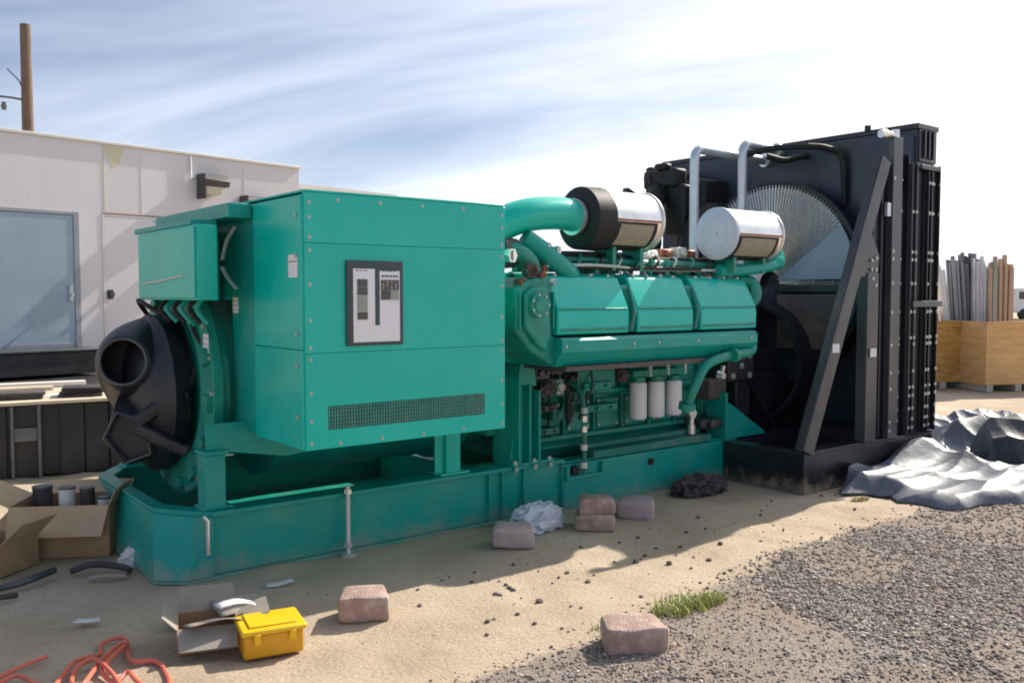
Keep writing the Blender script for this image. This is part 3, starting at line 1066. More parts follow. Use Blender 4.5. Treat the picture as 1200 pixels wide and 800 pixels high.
for i in range(26):
    x = random.uniform(3.05, 5.4)
    y = random.uniform(0.27, 0.55)
    z = 1.86
    mt = random.choice(['teal_cast', 'galv', 'rubber', 'bolt', 'teal_dusty', 'copper'])
    b = MB()
    h = random.uniform(0.05, 0.13)
    b.cyl((x, y, z - 0.02), (x, y, z + h), random.uniform(0.012, 0.028), n=10)
    b.cyl((x, y, z + h * 0.4), (x, y, z + h * 0.65), 0.034, n=6)
    b.build('fitting', mt, eng)
for i in range(10):
    x = 3.15 + i * 0.23
    b = MB()
    b.tube(smooth_path([(x, 0.28, 1.88), (x + 0.02, 0.24, 1.95), (x + 0.1, 0.36, 1.99), (x + 0.12, 0.5, 1.93)], 4), 0.011, 7)
    b.build('fuel_line', ['bolt', 'teal_cast', 'rubber'][i % 3], eng)
for x, y, z, sx, mt in ((4.55, 0.42, 2.02, 0.16, 'copper'), (4.75, 0.40, 2.04, 0.12, 'braid'), (4.9, 0.42, 2.02, 0.12, 'copper'), (4.38, 0.40, 2.0, 0.1, 'galv')):
    b = MB()
    b.box(x, x + sx, y, y + 0.12, z - 0.10, z + 0.05)
    b.cyl((x + sx / 2, y - 0.03, z), (x + sx / 2, y + 0.06, z), 0.035, n=12)
    b.build('sensor_block', mt, eng, bevel=0.008)

random.seed(31)
for i in range(22):
    x = 3.05 + i * 0.11 + random.uniform(-.03, .03)
    b = MB()
    w = random.uniform(0.04, 0.10)
    h = random.uniform(0.04, 0.12)
    y = random.uniform(0.32, 0.70)
    b.box(x, x + w, y, y + 0.08, 1.84, 1.86 + h)
    b.cyl((x + w / 2, y - 0.02, 1.86 + h * .6), (x + w / 2, y + 0.10, 1.86 + h * .6), h * .3 + .01, n=10)
    b.build('manifold_clamp', random.choice(['teal_cast', 'teal_dusty', 'teal_dusty', 'rubber', 'hose', 'braid']), eng, bevel=0.004)
for k in range(3):
    b = MB()
    z = 1.885 + 0.045 * k
    b.tube(smooth_path([(3.05, 0.26 + .05 * k, z), (3.6, 0.25 + .05 * k, z + .015), (4.3, 0.27 + .05 * k, z - .01), (5.3, 0.26 + .05 * k, z)], 5), 0.013 + 0.006 * k, 8)
    b.build('fuel_rail', ['braid', 'teal_dusty', 'rubber'][k], eng)
# big pipe from behind the cabinet up to the near air cleaner
b = MB()
P = smooth_path([(2.50, 0.50, 1.95), (2.62, 0.42, 2.14), (2.90, 0.36, 2.27), (3.25, 0.35, 2.31), (3.47, 0.35, 2.29)], 6)
b.tube(P, [0.135] * 8 + [0.13] * (len(P) - 8), 28)
bp_ = b.build('charge_air_pipe', 'teal_panel', eng)
b = MB()
b.ring((3.42, 0.35, 2.290), (1, 0, 0), 0.150, 0.03, 32, 0.035)
b.build('hose_clamp', 'galv', bp_)
b = MB()
b.tube(smooth_path([(2.86, 0.30, 2.10), (3.05, 0.26, 1.98), (3.28, 0.27, 1.85), (3.45, 0.38, 1.78)], 5), [0.075] * 16, 18)
b.build('crossover_pipe', 'teal', eng)
b = MB()
b.tube(smooth_path([(2.62, 0.35, 2.0), (2.78, 0.28, 1.98), (2.90, 0.28, 1.90), (2.94, 0.30, 1.76)], 5), 0.075, 18)
b.build('coolant_elbow', 'teal_cast', eng)
# turbo-charger in the gap, under the pipe
b = MB()
b.tube([(2.66 + 0.0, 0.36, 1.98), (2.80, 0.34, 1.98)], [0.13, 0.11], 24)
b.tube([(2.80, 0.34, 1.98), (2.86, 0.33, 1.98)], [0.06, 0.06], 16)
b.build('turbocharger', 'hose', eng)
for p, q, r_, mt in (((2.62, 0.24, 1.95), (2.64, 0.16, 1.95), 0.045, 'galv'), ((2.90, 0.22, 1.80), (2.93, 0.14, 1.80), 0.035, 'copper'),
                     ((2.72, 0.22, 1.74), (2.74, 0.14, 1.74), 0.040, 'copper'), ((3.02, 0.26, 2.04), (3.04, 0.2, 2.04), 0.022, 'galv'),
                     ((3.12, 0.26, 2.01), (3.14, 0.2, 2.01), 0.026, 'galv'), ((2.80, 0.20, 1.85), (2.80, 0.12, 1.84), 0.05, 'hose'),
                     ((2.98, 0.18, 1.76), (3.02, 0.12, 1.755), 0.028, 'galv')):
    b = MB()
    b.cyl(p, q, r_, r_ * 0.9, n=14)
    b.cyl(Vector(p) * 0.5 + Vector(q) * 0.5, q, r_ * 1.25, n=6)
    b.build('fitting', mt, eng)

UPPER[0] = False
# hoses, wiring and pumps on the lower near side
random.seed(21)
for i in range(13):
    x = 2.80 + i * 0.055 + random.uniform(-.02, .02)
    z0 = random.uniform(0.98, 1.20)
    z1 = random.uniform(0.46, 0.85)
    pts = [(x, 0.20, z0), (x + random.uniform(-.06, .06), 0.10 + random.uniform(0, .06), z0 * .6 + z1 * .4), (x + random.uniform(-.1, .06), 0.13, z0 * .3 + z1 * .7), (x + random.uniform(-.12, .04), 0.20, z1)]
    b = MB()
    b.tube(smooth_path(pts, 5), random.choice([0.008, 0.011, 0.015]), 8)
    b.build('hose', random.choice(['rubber', 'rubber', 'hose', 'greysteel', 'teal_cast']), eng)
for x, z, w, h, mt in ((2.84, 1.06, 0.14, 0.10, 'greysteel'), (3.00, 1.10, 0.12, 0.12, 'hose'), (2.90, 0.92, 0.12, 0.10, 'hose'), (3.06, 0.94, 0.08, 0.12, 'braid'),
                       (3.16, 1.0, 0.10, 0.06, 'hose'), (2.86, 0.78, 0.20, 0.05, 'greysteel'), (3.02, 0.72, 0.16, 0.08, 'teal_dusty'), (2.86, 0.60, 0.22, 0.05, 'teal_dusty'),
                       (3.35, 0.92, 0.30, 0.07, 'teal'), (3.38, 0.74, 0.34, 0.06, 'teal_cast'), (3.74, 0.99, 0.10, 0.10, 'hose')):
    b = MB()
    b.box(x, x + w, 0.13, 0.31, z - h / 2, z + h / 2)
    b.cyl((x + w * .3, 0.10, z), (x + w * .3, 0.15, z), h * .3, n=10)
    b.cyl((x + w * .75, 0.10, z), (x + w * .75, 0.15, z), h * .22, n=6)
    b.build('fuel_pump', mt, eng, bevel=0.008)
b = MB()
b.tube(smooth_path([(3.28, 0.16, 1.02), (3.18, 0.12, 1.0), (3.14, 0.10, 0.92), (3.15, 0.10, 0.66)], 5), 0.022, 10)
b.build('hose', 'rubber', eng)
# oil filters
for i, x in enumerate((3.95, 4.17, 4.39)):
    b = MB()
    zt, zb = 0.925 - 0.004 * i, 0.615
    b.tube([(x, 0.12, zb), (x, 0.12, zb + 0.008), (x, 0.12, zb + 0.02), (x, 0.12, zt - 0.015), (x, 0.12, zt)], [0.055, 0.066, 0.072, 0.072, 0.066], 28)
    f_ = b.build('oil_filter', 'white', eng)
    b = MB()
    b.cyl((x, 0.12, zt), (x, 0.12, zt + 0.045), 0.060, n=20)
    b.build('filter_head', 'teal_cast', f_)
b = MB()
b.box(3.86, 4.50, 0.08, 0.31, 0.968, 1.03)
b.box(3.90, 4.46, 0.16, 0.31, 1.03, 1.12)
b.build('filter_manifold', 'teal_cast', eng, bevel=0.01)
for x in (4.06, 4.28, 4.5):
    b = MB()
    b.cyl((x, 0.09, 0.97), (x, 0.09, 1.06), 0.018, n=8)
    b.build('fitting', 'braid', eng)
UPPER[0] = True
# curved water pipe at the front end of the block
b = MB()
b.tube(smooth_path([(5.50, 0.14, 1.24), (5.40, 0.07, 1.13), (5.05, 0.03, 1.11), (4.74, 0.04, 1.04), (4.62, 0.07, 0.86), (4.60, 0.14, 0.68)], 6), 0.043, 18)
b.cyl((4.60, 0.14, 0.70), (4.60, 0.15, 0.64), 0.075, n=20)
b.cyl((5.05, 0.0, 1.11), (5.09, 0.0, 1.112), 0.062, n=20)
b.build('water_pipe', 'teal_cast', eng)
UPPER[0] = False
b = MB()
b.cyl((4.56, 0.08, 0.62), (4.56, 0.04, 0.62), 0.05, n=6)
b.cyl((4.56, 0.06, 0.52), (4.56, 0.06, 0.64), 0.022, n=10)
b.cyl((4.56, 0.06, 0.44), (4.56, 0.06, 0.52), 0.034, n=10)
b.build('drain_valve', 'galv', eng)
b = MB()
b.box(4.66, 5.0, 0.02, 0.25, 0.47, 0.55)
b.cyl((4.78, 0.02, 0.51), (4.78, -0.03, 0.51), 0.05, n=16)
b.build('starter_motor', 'greysteel', eng, bevel=0.02)
# front gussets down to the skid
for y in (0.00, 1.86):
    b = MB()
    b.prism([(4.95, 0.68), (5.02, 0.68), (5.50, 0.40), (5.55, 0.356), (4.95, 0.356)], 'Y', y, y + 0.035)
    b.box(4.93, 4.96, y - 0.02, y + 0.2, 0.355, 0.78)
    b.build('front_gusset', 'teal', gen, bevel=0.004)
# front gear case, pulleys, black hub block with bright bolts
b = MB()
b.prism([(0.20, 0.50), (0.20, 1.30), (0.5, 1.75), (1.4, 1.75), (1.7, 1.3), (1.7, 0.50)], 'X', 5.36, 5.58)
b.build('gear_case', 'black_cast', eng, bevel=0.02)
b = MB()
for z, r_, y in ((0.98, 0.26, 0.55), (0.80, 0.20, 1.1), (1.45, 0.16, 0.5)):
    b.cyl((5.60, y, z), (5.78, y, z), r_, n=32)
    b.cyl((5.63, y, z), (5.75, y, z), r_ * 0.9, n=32)
b.build('belt_pulley', 'black_cast', eng)
b = MB()
b.box(5.02, 5.40, 0.02, 0.30, 0.86, 1.14)
hb = b.build('alternator_charger', 'black_cast', eng, bevel=0.03)
for x, z in ((5.08, 1.10), (5.32, 1.10), (5.08, 0.92), (5.32, 0.92), (5.20, 1.01)):
    bolt(hb, (x, 0.018, z), 'Y', 0.022)
b = MB()
b.cyl((4.86, 0.0, 0.94), (4.86, -0.05, 0.94), 0.045, 0.03, n=12)
b.cyl((4.86, -0.02, 0.94), (4.88, -0.03, 1.03), 0.02, n=8)
b.build('fitting', 'galv', eng)
b = MB()
b.box(4.78, 5.02, 0.04, 0.22, 0.72, 0.90)
b.build('hose_block', 'hose', eng, bevel=0.02)

UPPER[0] = True
# ---------------- air cleaners
def air_cleaner(x0, x1, y, z, r, cap_len, endmat):
    b = MB()
    n = 40
    # silver shell, upper part, wraps from the back over the top to the near side
    b.tube([(x0 + cap_len, y, z), (x1 - 0.03, y, z)], [r, r], n)
    shell = b.build('air_cleaner_shell', 'galv', eng)
    b = MB()   # filter mesh sector, on the lower near side, slightly proud
    rr = r + 0.006
    a0, a1 = 170, 262
    k = 16
    def sect(rad, xa, xb, aa, ab, mt, nm, th=0.004):
        q = MB()
        A = []
        for i in range(k + 1):
            a = R_(aa + (ab - aa) * i / k)
            for rad_ in (rad, rad + th):
                A.append((y + rad_ * math.cos(a), z + rad_ * math.sin(a)))
        ring0 = [q.bm.verts.new((xa, *p)) for p in A]
        ring1 = [q.bm.verts.new((xb, *p)) for p in A]
        for i in range(k):
            i0, i1, o0, o1 = 2 * i, 2 * i + 2, 2 * i + 1, 2 * i + 3
            q.bm.faces.new((ring0[o0], ring0[o1], ring1[o1], ring1[o0]))
            q.bm.faces.new((ring0[i0], ring1[i0], ring1[i1], ring0[i1]))
            q.bm.faces.new((ring0[i0], ring0[i1], ring0[o1], ring0[o0]))
            q.bm.faces.new((ring1[i0], ring1[o0], ring1[o1], ring1[i1]))
        q.bm.faces.new((ring0[0], ring0[1], ring1[1], ring1[0]))
        q.bm.faces.new((ring0[2 * k], ring1[2 * k], ring1[2 * k + 1], ring0[2 * k + 1]))
        return q.build(nm, mt, shell)
    sect(r - 0.002, x0 + cap_len + 0.01, x1 - 0.09, 186, 300, 'rubber', 'seal_band', 0.006)
    sect(r + 0.003, x0 + cap_len + 0.05, x1 - 0.14, 191, 237, 'mesh_beige', 'filter_mesh', 0.006)
    sect(r + 0.001, x0 + cap_len + 0.02, x1 - 0.05, 181, 185, 'copper', 'latch_strip', 0.006)
    b = MB()
    b.tube([(x1 - 0.032, y, z), (x1 - 0.02, y, z), (x1, y, z)], [r + 0.012, r + 0.014, r + 0.004], n)
    b.build('end_rim', 'galv', shell)
    b = MB()
    if endmat == 'rubber':
        b.tube([(x0, y, z), (x0 + 0.02, y, z), (x0 + cap_len, y, z)], [r - 0.02, r + 0.012, r + 0.018], n)
    else:
        b.tube([(x0, y, z), (x0 + 0.004, y, z), (x0 + 0.02, y, z), (x0 + cap_len, y, z)], [r * 0.35, r * 0.93, r + 0.008, r + 0.008], n)
    cap = b.build('end_cap', endmat, shell)
    if endmat != 'rubber':
        b = MB()
        b.cyl((x0 - 0.012, y, z), (x0 + 0.004, y, z), 0.03, n=16)
        b.ring((x0 + 0.001, y, z), (1, 0, 0), r * 0.62, 0.012, 36, 0.008)
        b.build('wing_nut', 'white_cap', shell)
    # cradle
    for x in (x0 + cap_len + 0.1, x1 - 0.15):
        b = MB()
        b.box(x, x + 0.04, y - 0.10, y + 0.12, 1.86, z - r * 0.90)
        b.build('cradle', 'teal_cast', shell)
    return shell
ac1 = air_cleaner(3.46, 4.25, 0.35, 2.282, 0.245, 0.21, 'rubber')
ac2 = air_cleaner(5.02, 5.76, 0.20, 2.215, 0.232, 0.05, 'white_cap')
b = MB()
b.tube(smooth_path([(5.76, 0.20, 2.18), (5.90, 0.18, 2.06), (5.84, 0.14, 1.95), (5.5, 0.16, 1.90), (5.1, 0.22, 1.88)], 6), [0.10] * 6 + [0.08] * 6 + [0.055] * 13, 18)
b.build('intake_elbow', 'teal', eng)
b = MB()
b.tube(smooth_path([(5.42, 0.32, 1.80), (5.55, 0.20, 1.79), (5.60, 0.16, 1.68), (5.56, 0.18, 1.58), (5.44, 0.28, 1.52)], 5), 0.048, 14)
b.build('coolant_elbow', 'teal_cast', eng)

UPPER[0] = False
# silver pipes up and over to the radiator tank
for y, x, z, xe in ((0.80, 5.44, 3.10, 6.70), (0.65, 6.00, 3.19, 6.70)):
    b = MB()
    P = [(x, y, 1.85), (x, y, z - 0.16)] + arc_pts((x + 0.10, y, z - 0.10), 0.10, 180, 90, 5) + [(xe, y, z - 0.02)]
    b.tube(P, 0.047, 18)
    sp = b.build('vent_pipe', 'silver', eng)
    b = MB()
    b.cyl((xe - 0.14, y, z - 0.012), (xe - 0.05, y, z - 0.012), 0.072, n=20)
    b.build('hose_clamp', 'galv', sp)
for pts in ([(6.2, 0.50, 3.06), (6.35, 0.40, 3.02), (6.5, 0.34, 3.06), (6.66, 0.3, 3.08)], [(6.30, 0.10, 3.12), (6.45, -0.02, 3.10), (6.56, -0.12, 3.0), (6.58, -0.14, 2.55)], [(6.0, 0.66, 3.05), (6.15, 0.52, 3.12), (6.3, 0.3, 3.14), (6.40, 0.06, 3.12)]):
    b = MB()
    b.tube(smooth_path(pts, 6), 0.032, 10)
    b.build('coolant_hose', 'rubber', eng)

# ---------------- radiator
BOLT_MAT[0] = 'bolt_zinc'
b = MB()
b.box(6.67, 7.02, -0.82, 2.30, 0.36, 3.235)
b.build('radiator_core', 'black_panel', gen, bevel=0.012)
rad = gen
# face plate with round opening
FC = Vector((6.55, 0.55, 1.78))
FR = 0.98
b = MB()
n = 64
x0, x1 = 6.62, 6.668
sq = []
for i in range(n):
    a = 2 * math.pi * i / n
    c_, s_ = math.cos(a), math.sin(a)
    ymin, ymax, zmin, zmax = -0.80 - FC.y, 2.28 - FC.y, 0.40 - FC.z, 3.19 - FC.z
    t = 1e9
    for lim, d in ((ymax, c_), (ymin, c_), (zmax, s_), (zmin, s_)):
        if abs(d) > 1e-6 and lim / d > 0:
            t = min(t, lim / d)
    sq.append((FC.y + c_ * t, FC.z + s_ * t))
rr = [(FC.y + FR * math.cos(2 * math.pi * i / n), FC.z + FR * math.sin(2 * math.pi * i / n)) for i in range(n)]
V = [[b.bm.verts.new((x, *p)) for p in ps] for x, ps in ((x0, sq), (x0, rr), (x1, rr), (x1, sq))]
for k in range(4):
    A, B = V[k], V[(k + 1) % 4]
    for j in range(n):
        b.bm.faces.new((A[j], A[(j + 1) % n], B[(j + 1) % n], B[j]))
b.build('fan_shroud', 'black_panel', rad)
b = MB()
for k in range(n):
    pass
b.ring((6.50, FC.y, FC.z), (1, 0, 0), FR + 0.035, 0.03, 64, 0.26)
b.ring((6.365, FC.y, FC.z), (1, 0, 0), FR + 0.06, 0.055, 64, 0.02)
b.build('shroud_ring', 'black_cast', rad)
# fan
b = MB()
b.cyl((6.42, FC.y, FC.z), (6.60, FC.y, FC.z), 0.17, n=28)
hub = b.build('fan_hub', 'black_cast', rad)
for k in range(9):
    a = k * 2 * math.pi / 9 + 0.25
    q = MB()
    rows = []
    for i in range(6):
        r_ = 0.15 + 0.79 * i / 5
        w_ = 0.16 + 0.13 * i / 5
        tw = R_(38 - 12 * i / 5)
        for s_ in (-1, 1):
            for th in (-0.003, 0.003):
                tt = s_ * w_ * 0.5
                rad_dir = Vector((0, math.cos(a), math.sin(a)))
                tan_dir = Vector((0, -math.sin(a), math.cos(a)))
                rows.append(FC + rad_dir * r_ + tan_dir * tt * math.cos(tw) + Vector((-1, 0, 0)) * (tt * math.sin(tw) + 0.0) + Vector((th, 0, 0)))
    vs = [q.bm.verts.new(p) for p in rows]
    for i in range(5):
        o_ = i * 4
        p_ = o_ + 4
        q.bm.faces.new((vs[o_], vs[o_ + 2], vs[p_ + 2], vs[p_]))
        q.bm.faces.new((vs[o_ + 1], vs[p_ + 1], vs[p_ + 3], vs[o_ + 3]))
        q.bm.faces.new((vs[o_], vs[p_], vs[p_ + 1], vs[o_ + 1]))
        q.bm.faces.new((vs[o_ + 2], vs[o_ + 3], vs[p_ + 3], vs[p_ + 2]))
    q.bm.faces.new((vs[0], vs[1], vs[3], vs[2]))
    q.bm.faces.new((vs[20], vs[22], vs[23], vs[21]))
    q.build('fan_blade', 'blade', rad)
# guard wires (upper half) and guard sheets (lower half)
b = MB()
for k in range(4):
    r_ = 0.30 + 0.21 * k
    b.tube([(6.35, FC.y + r_ * math.cos(R_(t)), FC.z + r_ * math.sin(R_(t))) for t in range(-6, 189, 5)], 0.0035, 5)
for k in range(84):
    a = R_(-4 + k * 188 / 83)
    b.tube([(6.343, FC.y + 0.12 * math.cos(a), FC.z + 0.12 * math.sin(a)), (6.343, FC.y + 1.0 * math.cos(a), FC.z + 1.0 * math.sin(a))], 0.0042, 4)
gd = b.build('guard_wire', 'galv', rad)
gd['kind'] = 'stuff'
b = MB()
pts = [(FC.y + 1.02 * math.cos(R_(t)), FC.z + 1.02 * math.sin(R_(t))) for t in range(-178, -1, 6)]
b.prism(pts, 'X', 6.325, 6.335)
b.build('fan_cover_sheet', 'black_panel', rad)
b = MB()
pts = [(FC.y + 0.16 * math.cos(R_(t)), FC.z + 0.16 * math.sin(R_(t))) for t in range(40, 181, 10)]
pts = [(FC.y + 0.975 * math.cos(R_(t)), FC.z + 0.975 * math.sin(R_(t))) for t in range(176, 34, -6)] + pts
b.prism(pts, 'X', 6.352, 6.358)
b.build('fan_cover_sheet', 'glare_sheet', rad)  # added sheet: carries the painted glare across the upper fan
b = MB()   # bluish quarter sheet at the near side of the upper half
pts = [(FC.y - 0.10, FC.z + 0.03), (FC.y - 0.98, FC.z + 0.03)] + [(FC.y + 0.985 * math.cos(R_(t)), FC.z + 0.985 * math.sin(R_(t))) for t in range(176, 143, -6)]
b.prism(pts, 'X', 6.322, 6.334)
b.build('fan_cover_sheet', 'bluegrey', rad)
b = MB()
b.box(6.20, 6.322, -0.30, 0.36, 1.12, 1.66)
b.build('guard_box', 'shroud_grey', rad, bevel=0.01)
b = MB()
b.box(6.23, 6.315, -0.34, 0.42, 1.68, 1.755)
b.build('guard_bar', 'black', rad, bevel=0.008)
b = MB()   # lower drive guard hoops
b.ring((6.15, 0.55, 0.98), (1, 0, 0), 0.62, 0.05, 48, 0.30)
b.ring((6.0, 0.75, 0.95), (1, 0, 0), 0.40, 0.40, 40, 0.24)
b.box(5.78, 6.6, 0.3, 1.2, 0.36, 0.9)
b.build('drive_guard', 'black_cast', rad)
# top tank with ribs on the near end
b = MB()
b.box(6.64, 7.03, -0.845, 2.32, 3.20, 3.25)
b.box(6.68, 7.00, -0.84, -0.82, 2.90, 3.20)
b.build('top_tank', 'black', rad, bevel=0.005)
for x in (6.74, 6.82, 6.90):
    b = MB()
    b.box(x, x + 0.02, -0.862, -0.84, 2.93, 3.19)
    b.build('tank_rib', 'black', rad)
b = MB()
b.cyl((6.62, 0.95 - 1.3, 3.245), (6.62, 0.95 - 1.3, 3.29), 0.03, n=12)
b.build('filler_cap', 'black_cast', rad)
# near side: upright channels
def upright(xa, xb, y0, y1, z0, z1, mt, flange=True, nm='side_channel'):
    b = MB()
    b.box(xa, xb, y1 - 0.012, y1, z0, z1)
    if flange:
        b.box(xa, xa + 0.014, y0, y1 - 0.012, z0, z1)
        b.box(xb - 0.014, xb, y0, y1 - 0.012, z0, z1)
    else:
        b.box(xa, xb, y0, y1 - 0.012, z0, z1)
    return b.build(nm, mt, rad, bevel=0.003)
ch1 = upright(6.17, 6.33, -0.87, -0.80, 0.355, 3.07, 'greysteel', False)
upright(6.06, 6.165, -0.83, -0.76, 0.355, 2.82, 'black')
ch3 = upright(6.335, 6.50, -0.845, -0.77, 0.355, 2.95, 'black')
ch4 = upright(6.505, 6.60, -0.875, -0.80, 0.355, 2.86, 'greysteel')
ch5 = upright(6.605, 6.78, -0.855, -0.822, 0.355, 2.87, 'black')
ch6 = upright(6.785, 6.86, -0.885, -0.83, 0.355, 2.84, 'black')
ch7 = upright(6.865, 7.04, -0.870, -0.823, 0.355, 2.88, 'black')
b = MB()
b.box(6.62, 6.98, -0.9, -0.875, 2.82, 2.86)
b.build('cross_strap', 'greysteel', rad, bevel=0.003)
b = MB()
b.box(6.50, 7.045, -0.91, -0.886, 1.545, 1.60)
b.build('cross_strap', 'greysteel', rad, bevel=0.003)
for ch, x in ((ch1, 6.19), (ch3, 6.36), (ch4, 6.52), (ch4, 6.585), (ch6, 6.80), (ch6, 6.845), (ch7, 6.90), (ch7, 7.02)):
    y = {id(ch1): -0.872, id(ch3): -0.846, id(ch4): -0.876, id(ch6): -0.886, id(ch7): -0.872}[id(ch)]
    for z in (0.42, 0.50, 0.60, 0.72, 0.80, 0.95, 1.20, 1.26, 1.50, 1.76, 1.98, 2.05, 2.42, 2.70):
        if random.random() < 0.8:
            bolt(ch, (x, y, z), 'Y', 0.012)
# elbow on top of the grey channel
b = MB()
b.tube([(6.25, -0.835, 2.9), (6.25, -0.835, 3.10)] + [(6.25, -0.835, 3.14)], 0.035, 14)
b.tube([(6.25, -0.835, 3.09), (6.12, -0.82, 3.09)], 0.03, 12)
b.tube([(6.11, -0.82, 3.09), (6.05, -0.81, 3.09)], 0.038, 12)
b.build('overflow_elbow', 'galv', rad)
b = MB()
b.box(6.10, 6.16, -0.86, -0.83, 2.36, 2.48)
b.build('tag_plate', 'silver', rad)
# short grey post, diagonal brace, gusset
b = MB()
b.box(5.80, 5.98, -0.86, -0.845, 0.355, 1.85)
b.box(5.80, 5.815, -0.845, -0.76, 0.355, 1.85)
b.box(5.965, 5.98, -0.845, -0.76, 0.355, 1.85)
pst = b.build('frame_post', 'greysteel', gen, bevel=0.003)
def slant(xa, za, xb, zb, w, y0, y1, mt, nm, parent):
    d = Vector((xb - xa, 0, zb - za)).normalized()
    n_ = Vector((-d.z, 0, d.x)) * w / 2
    A, B = Vector((xa, 0, za)), Vector((xb, 0, zb))
    poly = [(p.x, p.z) for p in (A + n_, B + n_, B - n_, A - n_)]
    q = MB()
    q.prism(poly, 'Y', y0, y1)
    f = [Vector(n_) * 0.86, -Vector(n_) * 0.86]
    for k in f:
        nn = Vector((-d.z, 0, d.x)) * 0.012
        poly = [(p.x, p.z) for p in (A + k + nn, B + k + nn, B + k - nn, A + k - nn)]
        q.prism(poly, 'Y', y1, y1 + 0.07)
    return q.build(nm, mt, parent, bevel=0.003)
br = slant(4.93, 0.355, 6.06, 2.86, 0.15, -0.868, -0.852, 'greysteel', 'diagonal_brace', gen)
slant(4.93, 0.355, 6.06, 2.86, 0.15, 2.24, 2.256, 'greysteel', 'diagonal_brace', gen)
b = MB()
b.prism([(5.58, 1.80), (5.98, 1.84), (6.0, 2.0), (5.80, 2.30), (5.74, 2.28)], 'Y', -0.848, -0.838)
gs = b.build('gusset_plate', 'greysteel', gen)
for x, z in ((5.86, 1.88), (5.93, 1.88), (5.86, 1.96), (5.93, 1.98), (5.88, 1.80), (5.93, 1.74)):
    bolt(gs, (x, -0.862, z), 'Y', 0.012)
for o_, x, z, s_ in ((br, 5.30, 1.20, 0.0), (pst, 5.89, 1.14, 0)):
    b = MB()
    b.box(x - 0.05, x + 0.05, -0.874, -0.869, z - 0.03, z + 0.045)
    b.build('sticker', 'paper', o_)
b = MB()
b.tube([(5.45, 0.2, 0.95), (5.95, 0.2, 0.38)], 0.03, 10)
b.build('inner_brace', 'black', gen)
b = MB()
b.box(5.99, 6.64, -0.80, -0.79, 0.36, 2.60)
b.build('side_sheet', 'black_panel', rad)
# black base frame
for (xa, xb, ya, yb) in ((4.92, 5.08, -0.84, -0.01), (4.92, 5.08, 1.91, 2.30)):
    b = MB()
    b.box(xa, xb, ya, yb, 0.0, 0.345)
    b.build('base_end_beam', 'black', gen, bevel=0.006)
for ya in (-0.838, 2.12):
    b = MB()
    b.box(5.085, 7.05, ya, ya + 0.02, 0.03, 0.32)
    b.box(5.085, 7.05, ya, ya + 0.16, 0.32, 0.352)
    b.box(5.085, 7.05, ya, ya + 0.16, 0.0, 0.03)
    b.build('base_side_beam', 'black', gen, bevel=0.005)
b = MB()
b.box(6.2, 7.05, -0.67, 2.11, 0.02, 0.354)
b.box(5.14, 6.2, -0.01, 1.9, 0.02, 0.34)
b.build('base_deck', 'black_cast', gen)
# far-side hose cluster and bracket showing past the radiator's far edge
for (xa, xb, ya, yb, za, zb) in ((6.45, 6.85, 2.31, 2.42, 2.75, 3.18), (5.95, 6.15, 1.50, 1.98, 2.84, 3.04), (6.0, 6.2, 1.42, 1.70, 2.30, 2.86), (5.90, 6.02, 1.60, 1.78, 3.03, 3.10), (6.2, 6.6, 1.30, 1.72, 2.10, 2.92)):
    b = MB()
    b.box(xa, xb, ya, yb, za, zb)
    b.build('far_bracket', 'rubber', rad, bevel=0.03)
for pts, r_ in (([(5.6, 1.55, 1.8), (5.7, 1.60, 2.3), (5.85, 1.70, 2.65), (6.05, 1.80, 2.86)], 0.10), ([(5.9, 1.3, 1.7), (6.0, 1.3, 2.2), (6.2, 1.3, 2.5), (6.6, 1.3, 2.55)], 0.13), ([(5.95, 1.92, 2.94), (6.2, 1.85, 2.98), (6.66, 1.8, 3.0)], 0.07)):
    b = MB()
    P = smooth_path(pts, 6)
    b.tube(P, [r_ * (1 + 0.09 * (i % 2)) for i in range(len(P))], 18)
    b.build('bellows_hose', 'rubber', eng)
# ================================================================== WHITE BUILDING
# local frame: x along the wall to the right, y away from the camera, origin at wall foot
BD = Vector((0.9813, 0.19247, 0)).normalized()
BRZ = math.atan2(BD.y, BD.x)
bld = thing('building', 'low flat-roofed white stucco building with two doors behind the generator', 'building', (1.307, 7.319, 0), BRZ)
b = MB()
# wall with the two door openings (door 1: -1.25..-0.06, door 2: 0.22..1.15; z .70..2.71)
DZ0, DZ1 = 0.70, 2.705
for x0, x1, z0, z1 in ((-5.0, -1.28, 0, 3.60), (-1.28, -0.05, DZ1, 3.60), (-0.05, 0.24, 0, 3.60), (0.24, 1.17, DZ1, 3.60), (1.17, 3.33, 0, 3.60), (-1.28, -0.05, 0, DZ0), (0.24, 1.17, 0, DZ0)):
    b.box(x0, x1, 0.0, 0.18, z0, z1)
wall = b.build('front_wall', 'stucco', bld)
b = MB()
b.box(3.15, 3.33, 0.182, 6.0, 0, 3.598)
b.box(-5.0, -4.82, 0.182, 6.0, 0, 3.598)
b.box(-4.82, 3.15, 5.82, 6.0, 0, 3.598)
b.build('side_wall', 'stucco', bld)
b = MB()
b.box(-4.82, 3.15, 0.182, 5.818, 3.30, 3.40)
b.build('roof', 'trim', bld)
b = MB()
b.box(-5.03, 3.36, -0.03, 0.21, 3.602, 3.64)
b.box(3.12, 3.36, 0.212, 6.03, 3.602, 3.64)
b.build('parapet_cap', 'trim', bld, bevel=0.006)
b = MB()
b.box(-1.28, -0.05, 0.02, 0.07, DZ0, DZ1)
b.build('door_frame', 'frame_grey', bld)
b = MB()
b.box(-1.22, -0.13, -0.012, 0.018, DZ0 + 0.01, DZ1 - 0.05)
d1 = b.build('door', 'door_blue', bld, bevel=0.006)
d1['label'] = 'blue-grey metal door'
b = MB()
b.box(-0.20, -0.155, -0.035, -0.0125, 1.58, 1.78)
